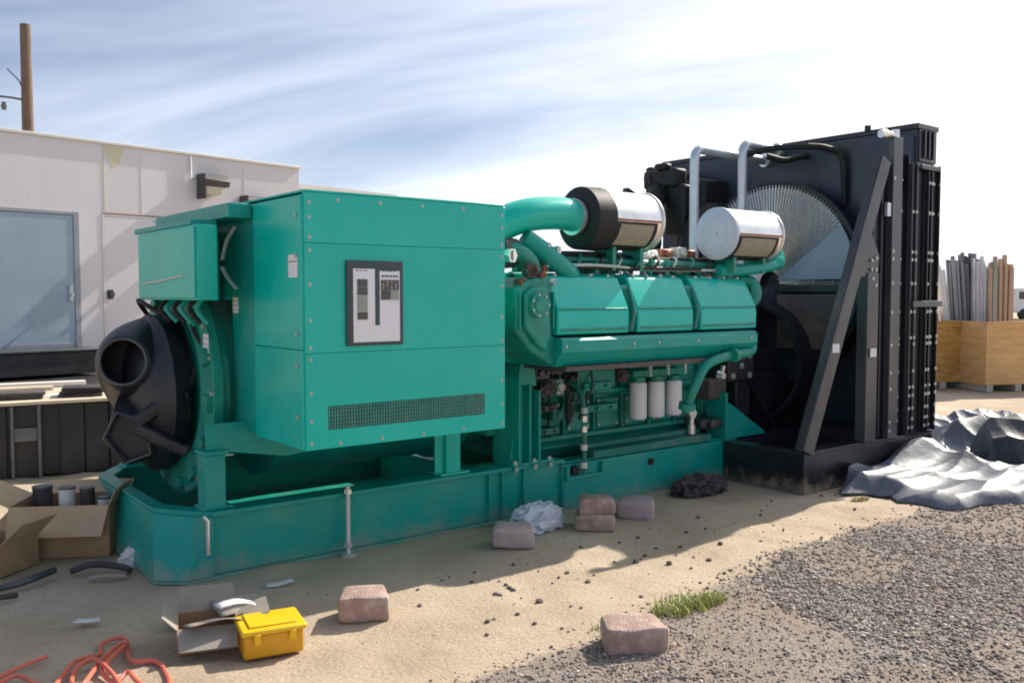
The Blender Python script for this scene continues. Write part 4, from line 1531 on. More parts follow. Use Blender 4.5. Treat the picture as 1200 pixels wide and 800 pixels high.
b.cyl((-0.18, -0.09, 1.66), (-0.18, -0.0125, 1.66), 0.02, n=12)
b.build('handle', 'galv', d1)
b = MB()
b.box(-0.128, -0.055, -0.02, 0.018, DZ0, DZ1)
b.box(-1.275, -1.225, -0.02, 0.018, DZ0, DZ1)
b.box(-1.225, -0.128, -0.02, 0.018, DZ1 - 0.045, DZ1 - 0.002)
b.build('door_jamb', 'frame_grey', bld, bevel=0.004)
b = MB()
b.box(0.27, 1.14, -0.004, 0.03, DZ0 + 0.01, DZ1 - 0.03)
d2 = b.build('door', 'door_white', bld, bevel=0.005)
d2['label'] = 'plain white door'
b = MB()
b.cyl((0.33, -0.07, 1.66), (0.33, -0.005, 1.66), 0.032, n=16)
b.box(0.29, 0.37, -0.012, -0.005, 1.60, 1.72)
b.build('handle', 'greysteel', d2)
b = MB()
b.box(0.242, 0.268, -0.006, 0.02, DZ0, DZ1)
b.box(1.142, 1.168, -0.006, 0.02, DZ0, DZ1)
b.box(0.268, 1.142, -0.006, 0.02, DZ1 - 0.028, DZ1 - 0.002)
b.build('door_jamb', 'trim', bld)
b = MB()
b.box(0.25, 1.16, -0.009, -0.004, DZ1 + 0.002, DZ1 + 0.014)
b.build('drip_strip', 'copper', bld)
for x in (0.275, 0.78, -2.4, 2.35):   # panel joints
    b = MB()
    b.box(x, x + 0.012, -0.004, 0.0, DZ1 + 0.03, 3.60)
    b.build('joint_strip', 'stain' if x == 0.275 else 'trim', wall)
b = MB()
b.prism([(0.29, 3.585), (0.56, 3.585), (0.47, 3.34), (0.40, 3.30), (0.33, 3.42)], 'Y', -0.002, -0.0002)
b.build('stain', 'stain', wall)
b = MB()
b.box(-1.20, -0.15, -0.016, -0.0125, DZ0 + 0.03, DZ0 + 0.35)
b.build('kick_plate', 'frame_grey', d1, bevel=0.002)
for z in (0.95, 1.7, 2.45):
    b = MB()
    b.cyl((-1.222, -0.022, z - 0.06), (-1.222, -0.022, z + 0.06), 0.012, n=10)
    b.build('hinge', 'galv', d1)
    b = MB()
    b.cyl((1.135, -0.014, z - 0.05), (1.135, -0.014, z + 0.05), 0.011, n=10)
    b.build('hinge', 'galv', d2)
b = MB()
b.tube([(1.50, -0.02, 3.58), (1.50, -0.02, 3.28), (1.60, -0.02, 3.24)], 0.012, 8)
b.build('conduit', 'galv', bld)
# wall lamps
def wall_lamp(x, z, lab):
    t = thing('wall_lamp', lab, 'lamp', bld.matrix_world @ Vector((0, 0, 0)), BRZ, 'wall lamps on the white building')
    t.location = Matrix.Rotation(BRZ, 3, 'Z') @ Vector((x, -0.001, z)) + Vector((1.307, 7.319, 0))
    b = MB()
    b.box(-0.17, -0.13, -0.20, 0.0, -0.20, 0.15)
    b.prism([(-0.24, 0.06), (-0.16, 0.15), (0.0, 0.15), (0.0, -0.02), (-0.22, -0.02)], 'X', -0.165, 0.22)
    b.build('housing', 'bronze', t, bevel=0.008)
    b = MB()
    b.prism([(-0.18, -0.022), (-0.02, -0.022), (-0.02, -0.13), (-0.12, -0.13)], 'X', -0.128, 0.14)
    b.build('lens', 'lens', t, bevel=0.006)
wall_lamp(1.76, 3.20, 'dark bronze wall lamp with amber lens, left of the two on the white wall')
wall_lamp(2.44, 2.95, 'dark wall lamp only just showing above the control cabinet roof')
# lower annex to the right
an = thing('annex_building', 'lower pale annex roofline just showing behind the control cabinet', 'building', (5.0, 10.2, 0), BRZ)
b = MB()
b.box(0, 3.0, 0, 4.0, 0, 3.60)
b.build('wall', 'stucco', an)
b = MB()
b.box(-0.05, 3.05, -0.05, 4.05, 3.602, 3.68)
b.build('roof', 'trim', an)

# utility pole
pol = thing('utility_pole', 'brown wooden utility pole rising behind the white building roof', 'pole', (1.0, 22.0, 0))
pol.location = CAM + (FWD0 + RIGHT * (-561 / 1050)) * 24
pol.location.z = 0
b = MB()
b.tube([(0, 0, 0), (0, 0, 4), (0, 0, 8.75)], [0.17, 0.155, 0.13], 16)
b.build('pole_shaft', 'wood_pole', pol)
b = MB()
v1 = RIGHT * -1
b.tube([Vector((0, 0, 6.78)), v1 * 0.45 + Vector((0, 0, 6.86)), v1 * 0.85 + Vector((0, 0, 6.90))], 0.03, 8)
b.tube([Vector((0, 0, 6.80)), v1 * 0.2 + Vector((0, 0, 7.3)), v1 * 0.5 + Vector((0, 0, 7.6))], 0.02, 6)
b.build('bracket', 'insul', pol)
for k, (a, z) in enumerate(((0.85, 6.95), (0.62, 6.62))):
    b = MB()
    p = v1 * a
    b.cyl(p + Vector((0, 0, z - 0.08)), p + Vector((0, 0, z + 0.04)), 0.06, 0.08, n=12)
    b.cyl(p + Vector((0, 0, z)), p + Vector((0, 0, z + 0.12)), 0.04, 0.06, n=12)
    b.build('insulator', 'insul', pol)
b = MB()
p0 = pol.location + v1 * 0.85 + Vector((0, 0, 6.95))
b.tube([p0, p0 + v1 * 6 + Vector((0, 1, -0.8)), p0 + v1 * 14 + Vector((0, 2, -0.6))], 0.02, 6)
tag(b.build('power_line', 'rubber'), 'thin dark overhead power line leaving the wooden pole to the left', 'cable')

# ================================================================== LOADING DOCK
DRZ = math.atan2(1, 0) - 0
a_ = R_(60)
DD = (RIGHT * math.sin(a_) + FWD0 * math.cos(a_)).normalized()
DRZ = math.atan2(DD.y, DD.x)
DOCK = Vector((0.486, 3.859, 0))
dock = thing('loading_dock', 'low dark steel dock platform with pale lumber edge left of the generator', 'dock', DOCK, DRZ)
b = MB()
b.box(-4.2, 0.95, 0.02, 3.6, 0.02, 0.665)
b.build('dock_body', 'skirt', dock)
x = -4.2
while x < 0.90:
    w = 0.17 if int(x * 10) % 2 else 0.21
    if not (-0.66 < x + w / 2 < -0.28):
        b = MB()
        b.box(x, x + w - 0.012, -0.012, 0.018, 0.012, 0.655)
        b.build('skirt_panel', 'skirt', dock, bevel=0.004)
    x += w
for x in (-0.60, -0.385, 0.22, -2.2):
    b = MB()
    b.box(x, x + 0.028, -0.045, -0.013, 0.0, 0.66)
    b.build('skirt_post', 'skirt_edge' if x < 0 else 'skirt', dock, bevel=0.003)
b = MB()
b.box(-0.57, -0.39, -0.005, 0.015, 0.01, 0.655)
b.build('skirt_panel', 'skirt', dock)
b = MB()
b.box(-0.572, -0.387, -0.03, -0.006, 0.34, 0.46)
b.build('dock_plate', 'skirt_edge', dock, bevel=0.004)
for y, w, z, mt in ((-0.05, 0.16, 0.668, 'dockwood'), (0.14, 0.19, 0.667, 'dockwood'), (0.36, 0.19, 0.669, 'trim'), (0.58, 0.2, 0.667, 'dockwood'), (0.81, 0.2, 0.668, 'dockwood'), (1.04, 0.22, 0.667, 'dockwood')):
    b = MB()
    b.box(-4.2, 0.95, y, y + w, z, z + 0.03)
    b.build('plank', mt, dock, bevel=0.004)
def on_dock(x, y, z):
    return Matrix.Rotation(DRZ, 3, 'Z') @ Vector((x, y, 0)) + DOCK + Vector((0, 0, z))
ZD = 0.70
def mat_stack(x, y, w, n, mt, lab):
    t = thing('rubber_mat_stack', lab, 'mat', on_dock(x, y, ZD), DRZ, 'dark mats lying on the dock')
    rg = random.Random(int(x * 100) + 5)
    z = 0
    for k in range(n):
        b = MB()
        h = rg.uniform(0.025, 0.04)
        dx, ww = rg.uniform(-.03, .03), w * rg.uniform(.85, 1)
        b.box(-ww + dx, ww + dx, -0.16, 0.16, z, z + h, Matrix.Rotation(rg.uniform(-.12, .12), 3, 'Z'))
        b.build('mat_layer', mt if k % 2 else 'scrap_dark', t, bevel=0.010)
        z += h + 0.001
mat_stack(0.02, 0.28, 0.20, 3, 'rubber', 'dark rubber mats stacked on the dock, right of the two stacks')
mat_stack(-0.55, 0.30, 0.26, 2, 'hose', 'brownish low mat stack on the dock at the left edge of the photo')
for (x0, x1, y, z, h, mt, lab) in ((-3.2, 0.12, 1.25, 0.70, 0.05, 'trim', 'long white board lying on the dock before the dark chest'),
                                (-3.2, -0.2, 0.95, 0.70, 0.035, 'dockwood', 'thin bleached board lying along the dock')):
    b = MB()
    b.box(x0, x1, y, y + 0.14, 0, h)
    o = b.build('board', mt, bevel=0.004)
    c = Vector(((x0 + x1) / 2, y + 0.07, 0))
    o.location = on_dock(c.x, c.y, z + h / 2 + 0.002)
    o.rotation_euler = (0, 0, DRZ)
    tag(o, lab, 'board', 'boards lying on the dock')
# dark chest below the blue door
ch = thing('steel_chest', 'long dark steel chest on the dock below the blue-grey door', 'chest', Matrix.Rotation(BRZ, 3, 'Z') @ Vector((0, -0.58, ZD + 0.002)) + Vector((1.307, 7.319, 0)), BRZ)
b = MB()
b.box(-2.6, -0.07, 0, 0.5, 0.0, 0.27)
b.build('chest_body', 'skirt', ch, bevel=0.01)
b = MB()
b.box(-2.62, -0.05, -0.02, 0.52, 0.272, 0.30)
b.build('chest_lid', 'greysteel', ch, bevel=0.006)
b = MB()
b.box(0, 0.10, 0, 0.10, 0, 0.10)
b.cyl((0.14, 0.05, 0), (0.14, 0.05, 0.12), 0.03, n=12)
o = b.build('wood_block', 'copper', bevel=0.006)
o.location = on_dock(0.62, 1.2, 0.76)
tag(o, 'small brown block on the dock beside the black end bell', 'block')

# ================================================================== CRATES, RIGHT BACKGROUND
CR = (RIGHT * math.sin(R_(78)) + FWD0 * math.cos(R_(78))).normalized()
CRZ = math.atan2(CR.y, CR.x)
def at(px_, depth):
    p = CAM + (FWD0 + RIGHT * ((px_ - 600) / 1050)) * depth
    return Vector((p.x, p.y, 0))
def crate(px_, dep, w, h, d, mt, lab, rz):
    t = thing('plywood_crate', lab, 'crate', at(px_, dep), rz, 'plywood crates behind the radiator')
    for x0, x1, y0, y1 in ((0, w, 0, 0.02), (0, w, d - 0.02, d), (0, 0.02, 0.021, d - 0.021), (w - 0.02, w, 0.021, d - 0.021)):
        b = MB()
        b.box(x0, x1, y0, y1, 0.12, h)
        b.build('side_panel', mt, t, bevel=0.004)
    b = MB()
    b.box(0.02, w - 0.02, 0.02, d - 0.02, 0.12, 0.15)
    b.build('floor_panel', mt, t)
    for x in (0.0, w - 0.09):
        b = MB()
        b.box(x, x + 0.09, -0.024, -0.001, 0.12, h - 0.002)
        b.build('corner_post', 'plywood_pale', t, bevel=0.004)
    b = MB()
    b.box(0.092, w - 0.092, -0.022, -0.001, h - 0.10, h - 0.001)
    b.build('top_rail', mt, t, bevel=0.004)
    for x in (0.05, w / 2 - 0.06, w - 0.17):
        b = MB()
        b.box(x, x + 0.12, 0.0, d, 0.0, 0.118)
        b.build('skid_foot', 'lumber_grey', t, bevel=0.004)
    return t
c1 = crate(1070, 15.6, 1.26, 1.19, 1.1, 'plywood', 'orange-brown plywood crate holding grey metal studs, behind the radiator', CRZ)
c2 = crate(1156, 15.2, 1.35, 1.20, 1.1, 'plywood_pale', 'paler plywood crate at the right edge holding tan boards', CRZ)
def bundle(px_, dep, n, w, h, mt, lab, lean, cat='bundle', z0=0.16, name='stud_bundle', pn='stud', dx=0.055):
    t = thing(name, lab, cat, at(px_, dep) + Vector((0, 0, z0)), CRZ)
    rng = random.Random(n * 7 + px_)
    for i in range(n):
        for j in range(3):
            b = MB()
            x = i * dx
            y = j * 0.09 + rng.uniform(-.01, .01)
            hh = h + rng.uniform(-.12, .12)
            l = lean + rng.uniform(-.015, .015)
            A = [b.bm.verts.new((x + a + l * z, y + c, z)) for z in (0, hh) for a, c in ((0, 0), (dx * .8, 0), (dx * .8, .05), (0, .05))]
            for f in ((0, 1, 2, 3), (4, 7, 6, 5), (0, 4, 5, 1), (1, 5, 6, 2), (2, 6, 7, 3), (3, 7, 4, 0)):
                b.bm.faces.new([A[k] for k in f])
            b.build(pn, rng.choice(mt), t)
    return t
bundle(1128, 16.2, 10, .5, 2.15, ['stud', 'stud', 'frame_grey'], 'thick bundle of grey metal studs standing in the orange-brown crate', -0.10)
bundle(1118, 16.3, 2, .5, 2.05, ['stud_white', 'galv'], 'few bright metal studs leaning left of the grey bundle in the crate', -0.17)
bundle(1150, 16.0, 2, .5, 2.1, ['stud_white'], 'bright white strips standing right of the grey studs in the crate', -0.02)
bundle(1160, 15.8, 3, .5, 2.0, ['lumber_grey', 'lumber', 'stud_white'], 'greyish boards standing at the left end of the paler crate', 0.0, name='board_bundle', pn='board')
bundle(1172, 15.8, 4, .5, 2.1, ['lumber'], 'tan boards standing in the middle of the paler crate', 0.0, name='board_bundle', pn='board', dx=0.075)
# ground sleeper / curb line at the crates, distant things
for px_, dep, w, d, h, lab, cat, nm in ((1186, 60, 5.2, 2.2, 2.1, 'distant white van beyond the crates at the right edge', 'van', 'parked_van'),):
    t = thing(nm, lab, cat, at(px_, dep), CRZ)
    b = MB()
    b.prism([(0, 0.45), (0, 1.9), (0.3, h), (3.6, h), (4.4, 1.35), (5.1, 1.15), (w, 0.45)], 'Y', 0, d)
    b.build('body', 'truckwhite', t, bevel=0.08)
    b = MB()
    b.prism([(3.55, 1.35), (3.55, 1.95), (3.7, 1.95), (4.25, 1.35)], 'Y', -0.01, 0.0)
    b.box(0.5, 3.3, -0.01, 0.0, 1.35, 1.85)
    b.build('window', 'glass_dark', t)
    for x in (0.9, 4.2):
        b = MB()
        b.cyl((x, -0.02, 0.36), (x, 0.2, 0.36), 0.36, n=20)
        b.build('wheel', 'rubber', t)
        b = MB()
        b.cyl((x, d - 0.2, 0.36), (x, d + 0.02, 0.36), 0.36, n=20)
        b.build('wheel', 'rubber', t)
t = thing('far_shed', 'distant low pale shed on the horizon at the right edge', 'building', at(1215, 120), CRZ)
b = MB()
b.box(-8, 14, 0, 8, 0, 2.2)
b.build('wall', 'stucco', t)
b = MB()
b.prism([(-0.4, 2.2), (8.4, 2.2), (8.4, 2.4), (4, 3.0), (-0.4, 2.4)], 'X', -8.3, 14.3)
b.build('roof', 'frame_grey', t)
# far low hills
def hills():
    b = MB()
    n = 160
    A = []
    for i in range(n + 1):
        a = R_(-60 + 300 * i / n)
        r = 820
        h = 4 + 7 * max(0, noise.noise(Vector((i * 0.13, 0, 0))) + .3) + 3 * noise.noise(Vector((i * 0.5, 4, 0)))
        A.append((b.bm.verts.new((r * math.cos(a), r * math.sin(a), -2)), b.bm.verts.new(((r + 30) * math.cos(a), (r + 30) * math.sin(a), h)), b.bm.verts.new(((r + 80) * math.cos(a), (r + 80) * math.sin(a), -2))))
    for i in range(n):
        for k in (0, 1):
            b.bm.faces.new((A[i][k], A[i + 1][k], A[i + 1][k + 1], A[i][k + 1]))
    structure(b.build('hills', 'hill'))
hills()

# ================================================================== TARPS
def tarp(name, mt, pts, seed, hmax, lab, nx=150, ridges=(), fine=1.0, hug=1.0):
    """a crumpled sheet filling the quad pts (4 ground corners, ccw)"""
    p = [Vector((*q, 0)) for q in pts]
    vs, fs = [], []
    ny = nx
    rc = random.Random(int(seed * 10))
    CR_ = [(rc.uniform(0, 3.14), rc.uniform(.5, .9), .8, rc.random()), (rc.uniform(0, 3.14), rc.uniform(.9, 1.5), .55 * fine, rc.random()), (rc.uniform(0, 3.14), rc.uniform(1.6, 2.4), .40 * fine, rc.random()), (rc.uniform(0, 3.14), rc.uniform(3.0, 4.4), .22 * fine, rc.random())]
    for j in range(ny + 1):
        for i in range(nx + 1):
            u_, v_ = i / nx, j / ny
            wob = 0.10 * noise.noise(Vector((u_ * 4, v_ * 4, seed)))
            q = p[0] * (1 - u_) * (1 - v_) + p[1] * u_ * (1 - v_) + p[2] * u_ * v_ + p[3] * (1 - u_) * v_
            e = min(u_ * hug, 1 - u_, v_, 1 - v_)
            ew = max(0, 1 - e / 0.15)
            q = q + Vector((noise.noise(Vector((u_ * 5, v_ * 5, seed + 9))), noise.noise(Vector((u_ * 5, v_ * 5, seed + 19))), 0)) * 0.22 * ew
            # straight creases between flat panels
            wq = Vector((q.x + 0.10 * noise.noise(q * 1.3 + Vector((0, 0, seed))), q.y + 0.10 * noise.noise(q * 1.3 + Vector((9, 0, seed))), 0))
            h = 0.25
            for (ang, fr, am, ph) in CR_:
                t_ = (wq.x * math.cos(ang) + wq.y * math.sin(ang)) * fr + ph + 0.35 * noise.noise(wq * 1.0 + Vector((ph * 9, 0, 0)))
                tri = abs((t_ % 1.0) - 0.5) * 2
                h += am * tri ** 1.8
            h *= hmax
            for (rx, ry, sx, sy, hh) in ridges:
                h += hh * math.exp(-((q.x - rx) / sx) ** 2 - ((q.y - ry) / sy) ** 2)
            k = min(1.0, e / 0.10)
            h *= k * (2 - k)
            h *= 0.62 + 0.38 * k + 0.0 * u_
            vs.append((q.x, q.y, 0.02 + h))
    for j in range(ny):
        for i in range(nx):
            a = j * (nx + 1) + i
            if (i * 7 + j * 13 + int(seed)) % 3:
                fs += [(a, a + 1, a + nx + 2), (a, a + nx + 2, a + nx + 1)]
            else:
                fs += [(a, a + 1, a + nx + 1), (a + 1, a + nx + 2, a + nx + 1)]
    c = sum((Vector(v_) for v_ in vs), Vector()) / len(vs)
    c.z = 0
    me = bpy.data.meshes.new(name)
    me.from_pydata([tuple(Vector(v_) - c) for v_ in vs], [], fs)
    me.shade_smooth()
    me.set_sharp_from_angle(angle=R_(20))
    me.materials.append(M[mt])
    o = bpy.data.objects.new(name, me)
    o.location = c
    COL.objects.link(o)
    sd = o.modifiers.new('solid', 'SOLIDIFY')
    sd.thickness = 0.006
    tag(o, lab, 'tarp')
    return o
tarp('tarpaulin', 'tarp', [(5.25, -0.87), (5.30, -1.9), (7.3, -2.35), (7.15, -0.87)], 2.3, 0.115,
     'crumpled silver-grey tarpaulin spread on the ground beside the radiator', hug=5.0, ridges=((6.45, -0.98, 0.55, 0.20, 0.17),))
tarp('tarpaulin', 'tarp', [(7.15, -0.90), (7.6, -1.6), (10.4, -0.2), (9.4, 0.6)], 5.1, 0.15,
     'silver-grey tarpaulin heap farther back, behind the radiator base', ridges=((8.0, -0.85, 0.25, 0.5, 0.16),))
tarp('tarpaulin', 'tarp_dark', [(7.3, -1.15), (7.7, -2.4), (9.4, -1.6), (8.6, -0.5)], 8.4, 0.16,
     'dark charcoal tarpaulin bundle at the right edge of the photo', nx=90, ridges=((8.1, -1.35, 0.55, 0.45, 0.34),), fine=0.6)

# ================================================================== BRICKS AND PAVERS
def paver(x, y, z, rz, w, d, h, mt, lab, seed, tilt=0.0):
    b = MB()
    bm = b.bm
    nx_, ny_, nz_ = 10, 7, 4
    # tumbled garden-wall block: slightly trapezoid, front edge rough
    g = bmesh.ops.create_cube(bm, size=1)
    bmesh.ops.subdivide_edges(bm, edges=bm.edges[:], cuts=5, use_grid_fill=True)
    for v_ in bm.verts:
        c = v_.co
        tx = 1 - 0.16 * (c.y + 0.5)
        p = Vector((c.x * w * tx, c.y * d, c.z * h))
        # round the edges
        e = Vector((max(0, abs(c.x) - .40) * math.copysign(1, c.x), max(0, abs(c.y) - .40) * math.copysign(1, c.y), max(0, abs(c.z) - .40) * math.copysign(1, c.z)))
        k = (e.x != 0) + (e.y != 0) + (e.z != 0)
        if k >= 2:
            p -= Vector((e.x * w * .26, e.y * d * .26, e.z * h * .40))
        q = p * 9 + Vector((seed * 3.1, 0, 0))
        rough = 0.014 if c.y < -0.45 else 0.007
        p += Vector((noise.noise(q), noise.noise(q + Vector((5, 0, 0))), noise.noise(q + Vector((0, 7, 0))))) * rough
        v_.co = p
    o = b.build('paver_block', mt, bevel=0)
    o.location = (x, y, z + h / 2 - 0.004)
    o.rotation_euler = (tilt, 0, rz)
    sb = o.modifiers.new('subsurf', 'SUBSURF')
    sb.levels = sb.render_levels = 1
    return tag(o, lab, 'paver block', 'loose concrete paver blocks around the generator')
A0 = -0.65
paver(0.70, -1.05, 0, A0 + 0.15, 0.27, 0.22, 0.14, 'paver', 'pinkish paver block in the shadow edge near the yellow bin', 1)
paver(2.12, -0.50, 0, A0 + 0.02, 0.29, 0.21, 0.145, 'paver_grey', 'greyish paver block in shade in front of the skid joint', 2)
paver(2.86, -0.50, 0.0, A0 - 0.1, 0.30, 0.24, 0.115, 'paver', 'pinkish paver block, lower of the stack of two beside the skid', 3)
paver(2.88, -0.49, 0.108, A0 + 0.05, 0.27, 0.21, 0.115, 'paver', 'pinkish paver block, upper of the stack of two beside the skid', 4)
paver(3.34, -0.45, 0, A0 - 0.25, 0.29, 0.22, 0.135, 'paver_grey', 'tilted grey-pink paver block right of the stack of two', 5, 0.06)
paver(1.47, -2.22, 0.0, A0 + 0.12, 0.31, 0.23, 0.145, 'paver', 'sunlit pinkish paver block on the gravel next to the green weeds', 6)

# ================================================================== LITTER
# plastic bag
def blob(name, mt, c, s, seed, lab, cat, amp=0.5, sub=4, fold=2.5):
    b = MB()
    bmesh.ops.create_icosphere(b.bm, subdivisions=sub, radius=1)
    for v_ in b.bm.verts:
        d = v_.co.normalized()
        n1 = 1 - abs(noise.noise(d * fold + Vector((seed, 0, 0)))) * 2
        n2 = noise.noise(d * 6 + Vector((0, seed, 0)))
        k = 0.72 + amp * 0.5 * n1 + 0.10 * n2
        v_.co = Vector((d.x * s[0] * k, d.y * s[1] * k, max(-0.25, d.z) * s[2] * k))
    o = b.build(name, mt, angle=25)
    o.location = Vector(c) + Vector((0, 0, (o.dimensions.z if o.dimensions.z else s[2]) / 2))
    zmin = min(v_.co.z for v_ in o.data.vertices)
    o.location.z = c[2] - zmin - 0.003
    return tag(o, lab, cat)
blob('plastic_bag', 'plastic', (2.52, -0.27, 0), (0.26, 0.15, 0.17), 3.3, 'crumpled clear plastic bag on the ground left of the paver stack', 'bag')
blob('oily_rag', 'scrap_dark', (4.35, -0.22, 0), (0.34, 0.18, 0.14), 6.2, 'dark brown rag heap on the ground under the engine side', 'rag')
blob('white_rag', 'scrap_white', (0.02, 0.62, 0), (0.10, 0.10, 0.10), 1.7, 'crumpled white rag beside the rounded skid end', 'rag', sub=3)

# yellow bin
ybin = thing('yellow_toolbox', 'bright yellow plastic box tipped beside torn cardboard', 'box', (0.145, -1.15, 0), R_(-12))
ybin.scale = (0.94, 0.94, 0.95)
b = MB()
b.prism([(-0.115, 0), (0.105, 0), (0.12, 0.12), (-0.13, 0.12)], 'X', -0.145, 0.145)
b.build('box_body', 'yellow', ybin, bevel=0.014, seg=3)
b = MB()
b.box(-0.158, 0.158, -0.142, 0.132, 0.121, 0.148)
lid = b.build('lid', 'yellow_lid', ybin, bevel=0.012, seg=3)
b = MB()
b.box(-0.115, 0.115, -0.10, 0.10, 0.149, 0.156)
b.build('lid_panel', 'yellow_lid', lid, bevel=0.006)
b = MB()
b.box(0.146, 0.160, -0.09, 0.09, 0.02, 0.118)
b.build('end_label', 'paper', ybin, bevel=0.003)
for x in (-0.10, 0.07):
    b = MB()
    b.box(x, x + 0.03, -0.149, -0.135, 0.08, 0.13)
    b.build('latch', 'yellow_lid', ybin, bevel=0.004)

# cardboard helpers
def flap(b, p0, p1, outward, length, ang, t=0.005):
    """a flap hinged on the edge p0-p1"""
    p0, p1 = Vector(p0), Vector(p1)
    o_ = Vector(outward).normalized()
    d = (o_ * math.cos(ang) + Vector((0, 0, 1)) * math.sin(ang)) * length
    n_ = (p1 - p0).cross(d).normalized() * t
    ins = (p1 - p0) * 0.03
    A = [p0, p1, p1 + d - ins, p0 + d + ins]
    vs = [b.bm.verts.new(p) for p in A] + [b.bm.verts.new(p + n_) for p in A]
    for f in ((0, 1, 2, 3), (4, 7, 6, 5), (0, 4, 5, 1), (1, 5, 6, 2), (2, 6, 7, 3), (3, 7, 4, 0)):
        b.bm.faces.new([vs[k] for k in f])
def carton(name, loc, rz, w, d, h, lab, flaps, mt='card', mt2='card_pale'):
    t = thing(name, lab, 'box', loc, rz)
    T = 0.006
    for x0, x1, y0, y1 in ((-w / 2, w / 2, -d / 2, -d / 2 + T), (-w / 2, w / 2, d / 2 - T, d / 2), (-w / 2, -w / 2 + T, -d / 2 + T, d / 2 - T), (w / 2 - T, w / 2, -d / 2 + T, d / 2 - T)):
        b = MB()
        b.box(x0, x1, y0, y1, 0, h)
        b.build('side_panel', mt, t)
    b = MB()
    b.box(-w / 2 + T, w / 2 - T, -d / 2 + T, d / 2 - T, 0.001, T)
    b.build('bottom_panel', mt, t)
    for (side, ln, ang) in flaps:
        b = MB()
        e = {'f': ((-w / 2, -d / 2, h), (w / 2, -d / 2, h), (0, -1, 0)), 'b': ((w / 2, d / 2, h), (-w / 2, d / 2, h), (0, 1, 0)),
             'l': ((-w / 2, d / 2, h), (-w / 2, -d / 2, h), (-1, 0, 0)), 'r': ((w / 2, -d / 2, h), (w / 2, d / 2, h), (1, 0, 0))}[side]
        flap(b, e[0], e[1], e[2], ln, R_(ang))
        b.build('flap', mt2, t)
    return t
RZC = math.atan2(RIGHT.y, RIGHT.x)
carton('cardboard_box', (-0.20, 1.22, 0), RZC + 0.12, 0.60, 0.40, 0.33, 'open brown cardboard box full of small parts at the left', (('f', 0.20, -60), ('b', 0.22, 12), ('l', 0.26, 25), ('r', 0.10, 70)))
carton('cardboard_box', (-0.66, 1.06, 0), RZC - 0.25, 0.36, 0.30, 0.19, 'lower brown cardboard box with raised pale flap at the left edge', (('f', 0.15, -75), ('b', 0.2, 30), ('r', 0.20, 42), ('l', 0.20, 10)))
Mc = Matrix.Rotation(RZC + 0.12, 3, 'Z')
for x, y, w, h, mt, lab in ((-0.02, 0.0, 0.10, 0.20, 'scrap_white', 'white tin standing in the open cardboard box'),
                            (0.10, 0.02, 0.09, 0.19, 'scrap_dark', 'dark tin standing in the open cardboard box'),
                            (0.21, 0.0, 0.08, 0.13, 'scrap_white', 'small white pot in the open cardboard box, beside the dark tin'),
                            (-0.19, 0.05, 0.12, 0.20, 'scrap_dark', 'dark canister at the left inside the open cardboard box')):
    p = Mc @ Vector((x, y, 0)) + Vector((-0.20, 1.22, 0))
    t = thing('parts_tin', lab, 'tin', (p.x, p.y, 0.20), RZC)
    b = MB()
    b.cyl((0, 0, 0), (0, 0, h), w / 2, n=20)
    b.build('tin_body', mt, t)
    b = MB()
    b.cyl((0, 0, h), (0, 0, h + 0.012), w / 2 * 1.05, n=20)
    b.build('tin_lid', 'greysteel', t)
b = MB()
b.box(-0.29, 0.29, -0.19, 0.19, 0, 0.19)
o = b.build('packing_block', 'card_in')
o.location = (-0.20, 1.22, 0.104)
o.rotation_euler = (0, 0, RZC + 0.12)
tag(o, 'grey packing filling the open cardboard box under the tins', 'packing')
# torn box beside the yellow one
carton('torn_carton', (-0.06, -0.90, 0), RZC + 0.35, 0.27, 0.24, 0.12, 'torn brown carton with splayed flaps behind the yellow box', (('f', 0.13, -30), ('b', 0.12, 60), ('l', 0.09, 45), ('r', 0.15, 15)), 'card', 'card_in')
def sheet(name, mt, c, w, d, rz, tx, ty, lab, cat, bend=0.02, t=0.004):
    b = MB()
    n_ = 8
    vs = []
    for j in range(n_ + 1):
        for i in range(n_ + 1):
            x, y = (i / n_ - .5) * w, (j / n_ - .5) * d
            z = bend * math.sin(i / n_ * 3.0 + c[0] * 7) + 0.01 * noise.noise(Vector((x * 8, y * 8, c[0] * 5)))
            x += 0.015 * noise.noise(Vector((y * 14, i, c[1])))
            vs.append(b.bm.verts.new((x, y, z)))
    for j in range(n_):
        for i in range(n_):
            a = j * (n_ + 1) + i
            b.bm.faces.new((vs[a], vs[a + 1], vs[a + n_ + 2], vs[a + n_ + 1]))
    o = b.build(name, mt)
    sd = o.modifiers.new('solid', 'SOLIDIFY')
    sd.thickness = t
    o.location = c
    o.rotation_euler = (tx, ty, rz)
    return tag(o, lab, cat)
sheet('cardboard_sheet', 'card_in', (-0.06, -1.00, 0.13), 0.26, 0.16, RZC + .5, -0.30, 0.15, 'grey-brown cardboard sheet leaning on the torn carton', 'cardboard')
sheet('cardboard_sheet', 'card_pale', (0.02, -0.66, 0.05), 0.36, 0.13, RZC + .1, 0.10, 0.03, 'pale cardboard strip behind the torn carton by the skid', 'cardboard')
sheet('cardboard_sheet', 'card_in', (0.12, -0.84, 0.13), 0.24, 0.15, RZC + .7, 0.30, -0.1, 'pale grey cardboard piece between torn carton and yellow box', 'cardboard')
sheet('paper_scrap', 'scrap_white', (0.05, -0.98, 0.19), 0.18, 0.08, RZC + .6, -0.05, 0.05, 'white paper strip on top of the torn carton', 'paper')
sheet('paper_scrap', 'scrap_white', (-0.45, -0.28, 0.016), 0.11, 0.06, RZC + .2, 0, 0, 'small white scrap lying alone in the shade left of the skid', 'paper', 0.006)
sheet('paper_scrap', 'scrap_white', (0.56, -0.32, 0.018), 0.14, 0.05, RZC + .4, 0.05, 0, 'narrow white scrap on the ground in front of the skid', 'paper', 0.008)
